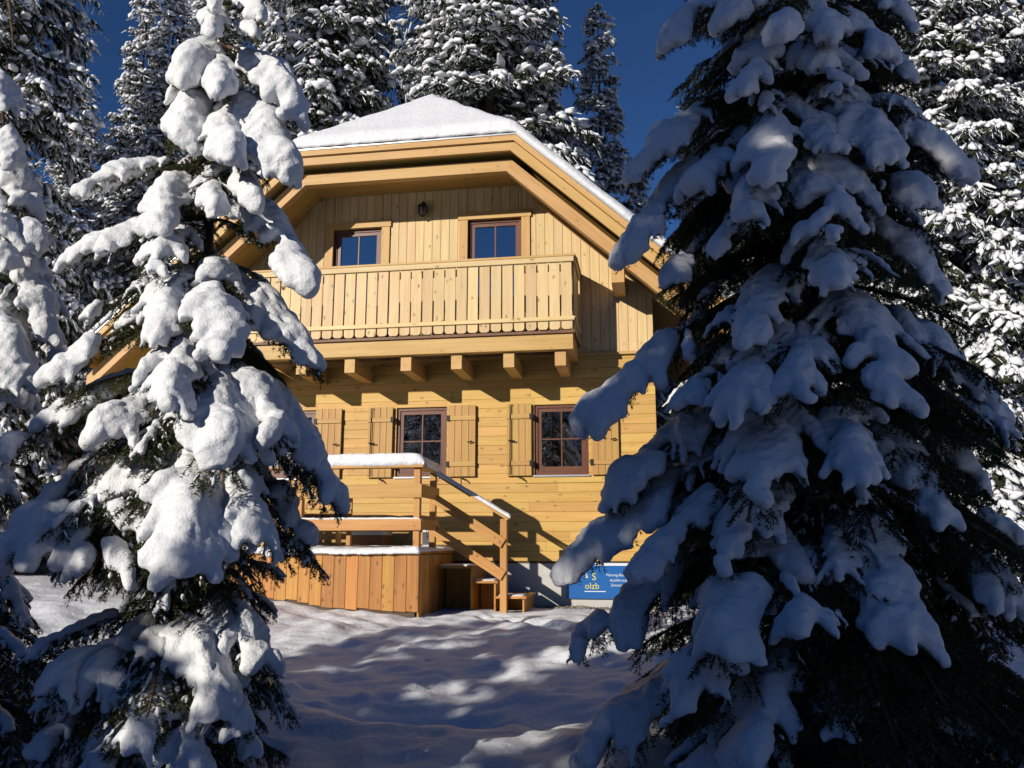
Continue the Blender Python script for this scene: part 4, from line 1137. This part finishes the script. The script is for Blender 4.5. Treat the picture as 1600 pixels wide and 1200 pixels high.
# ------------------------------------------------------------------ forest behind
def spray_tmpl(seed, n=13):
    """hanging needle twigs on both sides of a unit twig along x"""
    r = np.random.default_rng(seed); V = []
    for i in range(n):
        x = r.uniform(.05, 1.0); sg = r.choice([-1, 1]); l = r.uniform(.22, .5) * (1.15 - .6 * x)
        b = np.array([x, 0, 0]); d = np.array([r.uniform(.2, .7), sg * r.uniform(.3, 1.0), -r.uniform(.15, 1.3)]); d = d / np.linalg.norm(d) * l
        sd = np.cross(d, r.normal(size=3)); sd = sd / np.linalg.norm(sd) * r.uniform(.05, .10)
        V += [b - sd, b + sd * .6, b + d, ]
    return np.array(V), np.arange(3 * n).reshape(-1, 3)
BLOBS = [blob_tmpl(100 + k) for k in range(5)]
SMALL = [blob_tmpl(200 + k, 2, 3) for k in range(4)]
SPRAYS = [spray_tmpl(300 + k) for k in range(6)]
def forest_crown(seed, H, R, nb, snow=1.0, z0=.06, power=.72, sub=.20, snowth=.10):
    r = np.random.default_rng(seed)
    P, X, Ls, W = [], [], [], []
    for i in range(nb):
        t = (i + r.uniform(0, 1)) / nb                     # 0 top .. 1 bottom, denser towards the top
        z = H * (1 - t ** .85 * (1 - z0)); q = 1 - z / H
        L = max(.12, R * q ** power * r.uniform(.68, 1.12)); az = r.uniform(0, 6.283)
        hd = np.array([math.cos(az), math.sin(az), 0]); sd = np.array([-hd[1], hd[0], 0])
        a = .35 - .75 * min(1, q * 1.6) + r.normal(0, .08); b = .16 + .1 * r.random()
        n = max(2, int(L / sub))
        for k in range(n):
            u = .12 + .88 * (k + r.uniform(.2, .9)) / n
            p = np.array([0, 0, z]) + hd * (L * u) + ZUP * (L * (a * u - b * u * u + .12 * u ** 4))
            tg = hd + ZUP * (a - 2 * b * u)
            for s in (-1, 1, 0):
                l = (.20 + .30 * L * (1 - .7 * u)) * r.uniform(.5, 1.1)
                if s == 0:
                    if r.random() < .45: continue
                    l = r.uniform(.25, .45)
                d = tg * r.uniform(.5, .9) + sd * s * r.uniform(.5, 1.0) - ZUP * r.uniform(.05, .5)
                P.append(p); X.append(nrm(d)); Ls.append(min(l, .95)); W.append(r.uniform(.7, 1.3))
    P = np.array(P); X = np.array(X); Ls = np.array(Ls); W = np.array(W); n = len(P)
    vs, fs, ms = [], [], []; o = 0
    pick = r.integers(0, len(SPRAYS), n)
    for k, tm in enumerate(SPRAYS):
        m = pick == k
        v, f = place(tm, P[m], X[m], Ls[m] * 1.1, Ls[m] * .8 + .12, Ls[m] * .7 + .15); vs.append(v); fs.append(f + o); o += len(v); ms.append(np.zeros(len(f)))
    keep = r.random(n) < .93 * snow
    pick = r.integers(0, len(BLOBS), n)
    for k, tm in enumerate(BLOBS):
        m = keep & (pick == k); w = snowth * W[m] * (.55 + .6 * np.clip(Ls[m], .2, .9))
        c = int(m.sum())
        for e0, e1 in ((0, .5), (.35, .8)):
            Xj = X[m] + r.normal(0, .28, (c, 3)); Xj /= np.linalg.norm(Xj, axis=1, keepdims=True)
            ww = w * r.uniform(.65, 1.35, c)
            v, f = place(tm, P[m] + X[m] * (Ls[m] * r.uniform(e0, e1, c))[:, None] + ZUP * .03, Xj, Ls[m] * r.uniform(.3, .62, c), ww * 1.15, ww * .85); vs.append(v); fs.append(f + o); o += len(v); ms.append(np.ones(len(f)))
    # crumbs of snow on the side twigs
    for rep in range(3):
        pick = r.integers(0, len(SMALL), n); kp = r.random(n) < .75 * snow
        for k, tm in enumerate(SMALL):
            m = kp & (pick == k); c = int(m.sum())
            S = np.cross(ZUP, X[m]); q = P[m] + X[m] * (Ls[m] * r.uniform(.1, 1, c))[:, None] + S * (Ls[m] * r.uniform(-.55, .55, c))[:, None] - ZUP * (Ls[m] * r.uniform(.0, .22, c))[:, None]
            d = X[m] * .6 + S * r.uniform(-1, 1, (c, 1)) - ZUP * r.uniform(0, .5, (c, 1)); d /= np.linalg.norm(d, axis=1, keepdims=True)
            v, f = place(tm, q, d, r.uniform(.07, .22, c), r.uniform(.02, .045, c), r.uniform(.015, .035, c)); vs.append(v); fs.append(f + o); o += len(v); ms.append(np.ones(len(f)))
    V = np.concatenate(vs); Fc = np.concatenate(fs); mi = np.concatenate(ms)
    return mesh_np('crown', V, Fc, [M_BNEEDLE, M_BSNOW], mi=mi, smooth=mi > 0)
HV = 16.0
CROWNS = [forest_crown(41, HV, 3.0, 380, sub=.21), forest_crown(42, HV, 2.5, 350, power=.8, sub=.21)]
CROWNS.append(CROWNS[0])
tv_, tf_ = tube([(0, 0, -.6), (0, 0, HV * .5), (0, 0, HV * .98)], [.16, .09, .01], 8)
TRUNK = mesh_py('trunk', tv_, tf_, M_BARK, True)
def forest_tree(name, label, var, x, y, ztop, rscale, rot, group=None):
    zb = float(ground_z(np.array([x]), np.array([y]))[0]); h = ztop - zb
    root = empty(name, (x, y, zb)); tag(root, label, 'tree', group)
    M = Matrix.Translation((x, y, zb)) @ Matrix.Rotation(rot, 4, 'Z') @ Matrix.Diagonal((rscale, rscale, h / HV, 1))
    c = link('crown', CROWNS[var], M, root); c['kind'] = 'stuff'
    link('trunk', TRUNK, M, root)
    return root
def forest_px(name, label, var, px, depth, topy, rscale, rot, group=None):
    """trunk line through column px (at picture row 300) at that depth, top at row topy"""
    p = at_depth(px, 300, depth); r = ray(px, topy)
    t = math.hypot(p[0] - CAM[0], p[1] - CAM[1]) / math.hypot(r[0], r[1])
    return forest_tree(name, label, var, p[0], p[1], CAM[2] + r[2] * t, rscale, rot, group)
G = 'snowy forest spruces behind the chalet'
for a in [
    (2, 5, 16, -520, .82, .3, 'bright frosted spruce at the top left corner of the picture'),
    (1, 205, 23, -70, .85, 1.1, 'dark spruce with a narrow snowy top left of the sky gap'),
    (1, 250, 19, -40, .85, 2.3, 'slim snowy spruce just behind the sunlit young spruce'),
    (0, 335, 25, -110, 1.1, 4.0, 'snowy spruce directly behind the tip of the sunlit young spruce'),
    (2, 505, 22, -430, 1.3, 5.1, 'broad snowy spruce behind the left end of the roof'),
    (0, 765, 21, -380, 1.45, .9, 'tallest broad dark spruce rising behind the roof ridge'),
    (1, 940, 25, 12, 1.0, 3.3, 'slender pointed spruce against the blue sky right of the roof'),
    (0, 1000, 33, 262, .7, 2.0, 'small far spruce low against the sky right of the roof'),
    (1, 1082, 30, 165, .8, 4.4, 'distant spruce tip peeping out left of the shaded spruce'),
    (0, 1480, 17, -420, .95, 1.6, 'large sunlit spruce close behind the right side of the shaded spruce'),
    (1, 1575, 18.5, -520, 1.1, 2.9, 'sunlit snowy spruce second from the right edge of the picture'),
    (0, 1690, 17.5, -400, 1.0, 4.1, 'sunlit snowy spruce cut off by the right edge of the picture'),
    (1, 1400, 24, -260, 1.0, 5.5, 'spruce half hidden between the shaded spruce and the sunlit right one'),
    (0, 1210, 26, 60, 1.0, .2, 'forest spruce wholly covered by the shaded spruce but for small gaps'),
    (2, 110, 27, 120, 1.0, 3.9, 'dim forest spruce low behind the left edge spruce'),
    (0, -60, 20, 40, .9, 2.2, 'forest spruce behind the spruce at the left edge'),
    (2, 420, 30, -60, 1.0, 1.4, 'far spruce filling the gap above the left roof slope'),
    (2, 640, 30, 75, .9, 2.5, 'far spruce in the gap between the two broad spruces behind the roof'),
    (0, 215, 30, 200, 1.1, 5.0, 'far forest spruce behind the slim snowy spruce'),
    (1, 440, 25, -170, 1.2, 1.0, 'snowy spruce above the left corner of the roof snow'),
    (1, 530, 26, -260, 1.1, 2.0, 'dark flank of a spruce left of the sky gap over the roof'),
    (0, 720, 25, -330, 1.1, 3.0, 'spruce just right of the sky gap over the roof'),
    (1, 840, 24, -60, 1.0, 4.0, 'shaded spruce between the broad one and the slender pointed one'),
    (1, -25, 22, -90, .9, 5.0, 'snowy spruce left of the upper left sky gap'),
    (1, 290, 28, -30, 1.1, .5, 'pale spruce between the slim one and the young spruce tip'),
    (1, 1560, 24, -100, 1.2, .8, 'far spruce filling the gaps of the sunlit right spruces'),
    (2, 1330, 33, 100, 1.2, 3.0, 'farthest spruce behind the shaded spruce'),
]:
    forest_px('forest_spruce', a[6], a[0], a[1], a[2], a[3], a[4], a[5], G)

# spruces beyond the picture, behind and beside the photographer: they shade the right tree and the near snow; the tall ones are added to block sky and for reflections
EH = np.array([-TOSUN.x, -TOSUN.y]); EH = EH / np.linalg.norm(EH); NH = np.array([EH[1], -EH[0]])
for a in [  # along the sunbeams, across them, top height, radius scale, variant, turn, label
    (-6.0, -2.55, 12.0, .36, 1, .4, 'narrow spruce behind the camera nearest to the sunlit young spruce'),
    (-7.0, -2.00, 12.6, .38, 1, 1.9, 'narrow spruce second in the row behind the camera'),
    (-6.2, -1.40, 12.2, .38, 1, 3.0, 'narrow spruce third in the row behind the camera'),
    (-7.2, -.75, 12.6, .38, 1, 2.7, 'narrow spruce fourth in the row behind the camera'),
    (-6.4, -.10, 12.2, .40, 1, 5.7, 'narrow spruce last in the row behind the camera'),
    (-5.0, -4.9, 4.5, .95, 0, 2.2, 'low broad spruce left behind the camera'),
    (-4.2, -6.3, 5.4, .58, 0, 5.2, 'middling spruce left behind the camera'),
    (-4.0, -7.5, 5.0, .55, 1, 1.2, 'outermost of the middling spruces left behind the camera'),
    (-6.0, -3.25, 5.0, .50, 1, 4.1, 'slim young spruce behind the camera beside the narrow spruces'),
    (-17.0, -1.8, 14.5, .8, 0, 4.7, 'tall spruce added far behind the camera to darken the window reflection'),  # added to give the panes a dark reflection
    (-12.0, 3.0, 16.0, 1.0, 2, 2.5, 'tall spruce added farther behind the camera to block sky light'),  # this and the following ones added to block sky light
    (-9.0, 9.0, 16.0, 1.0, 0, 3.5, 'tall spruce added farthest to the right behind the camera to block sky light'),
    (-6.0, -24.5, 15.0, 1.0, 2, 4.5, 'tall spruce added far to the left of the clearing to block sky light'),
    (-12.0, -27.0, 16.0, 1.0, 0, 5.5, 'tall spruce added farthest to the left of the clearing to block sky light'),
]:
    q = EH * a[0] + NH * a[1]
    forest_tree('forest_spruce', a[6], a[4], q[0], q[1], a[2], a[3], a[5], 'spruces around the clearing out of the picture')
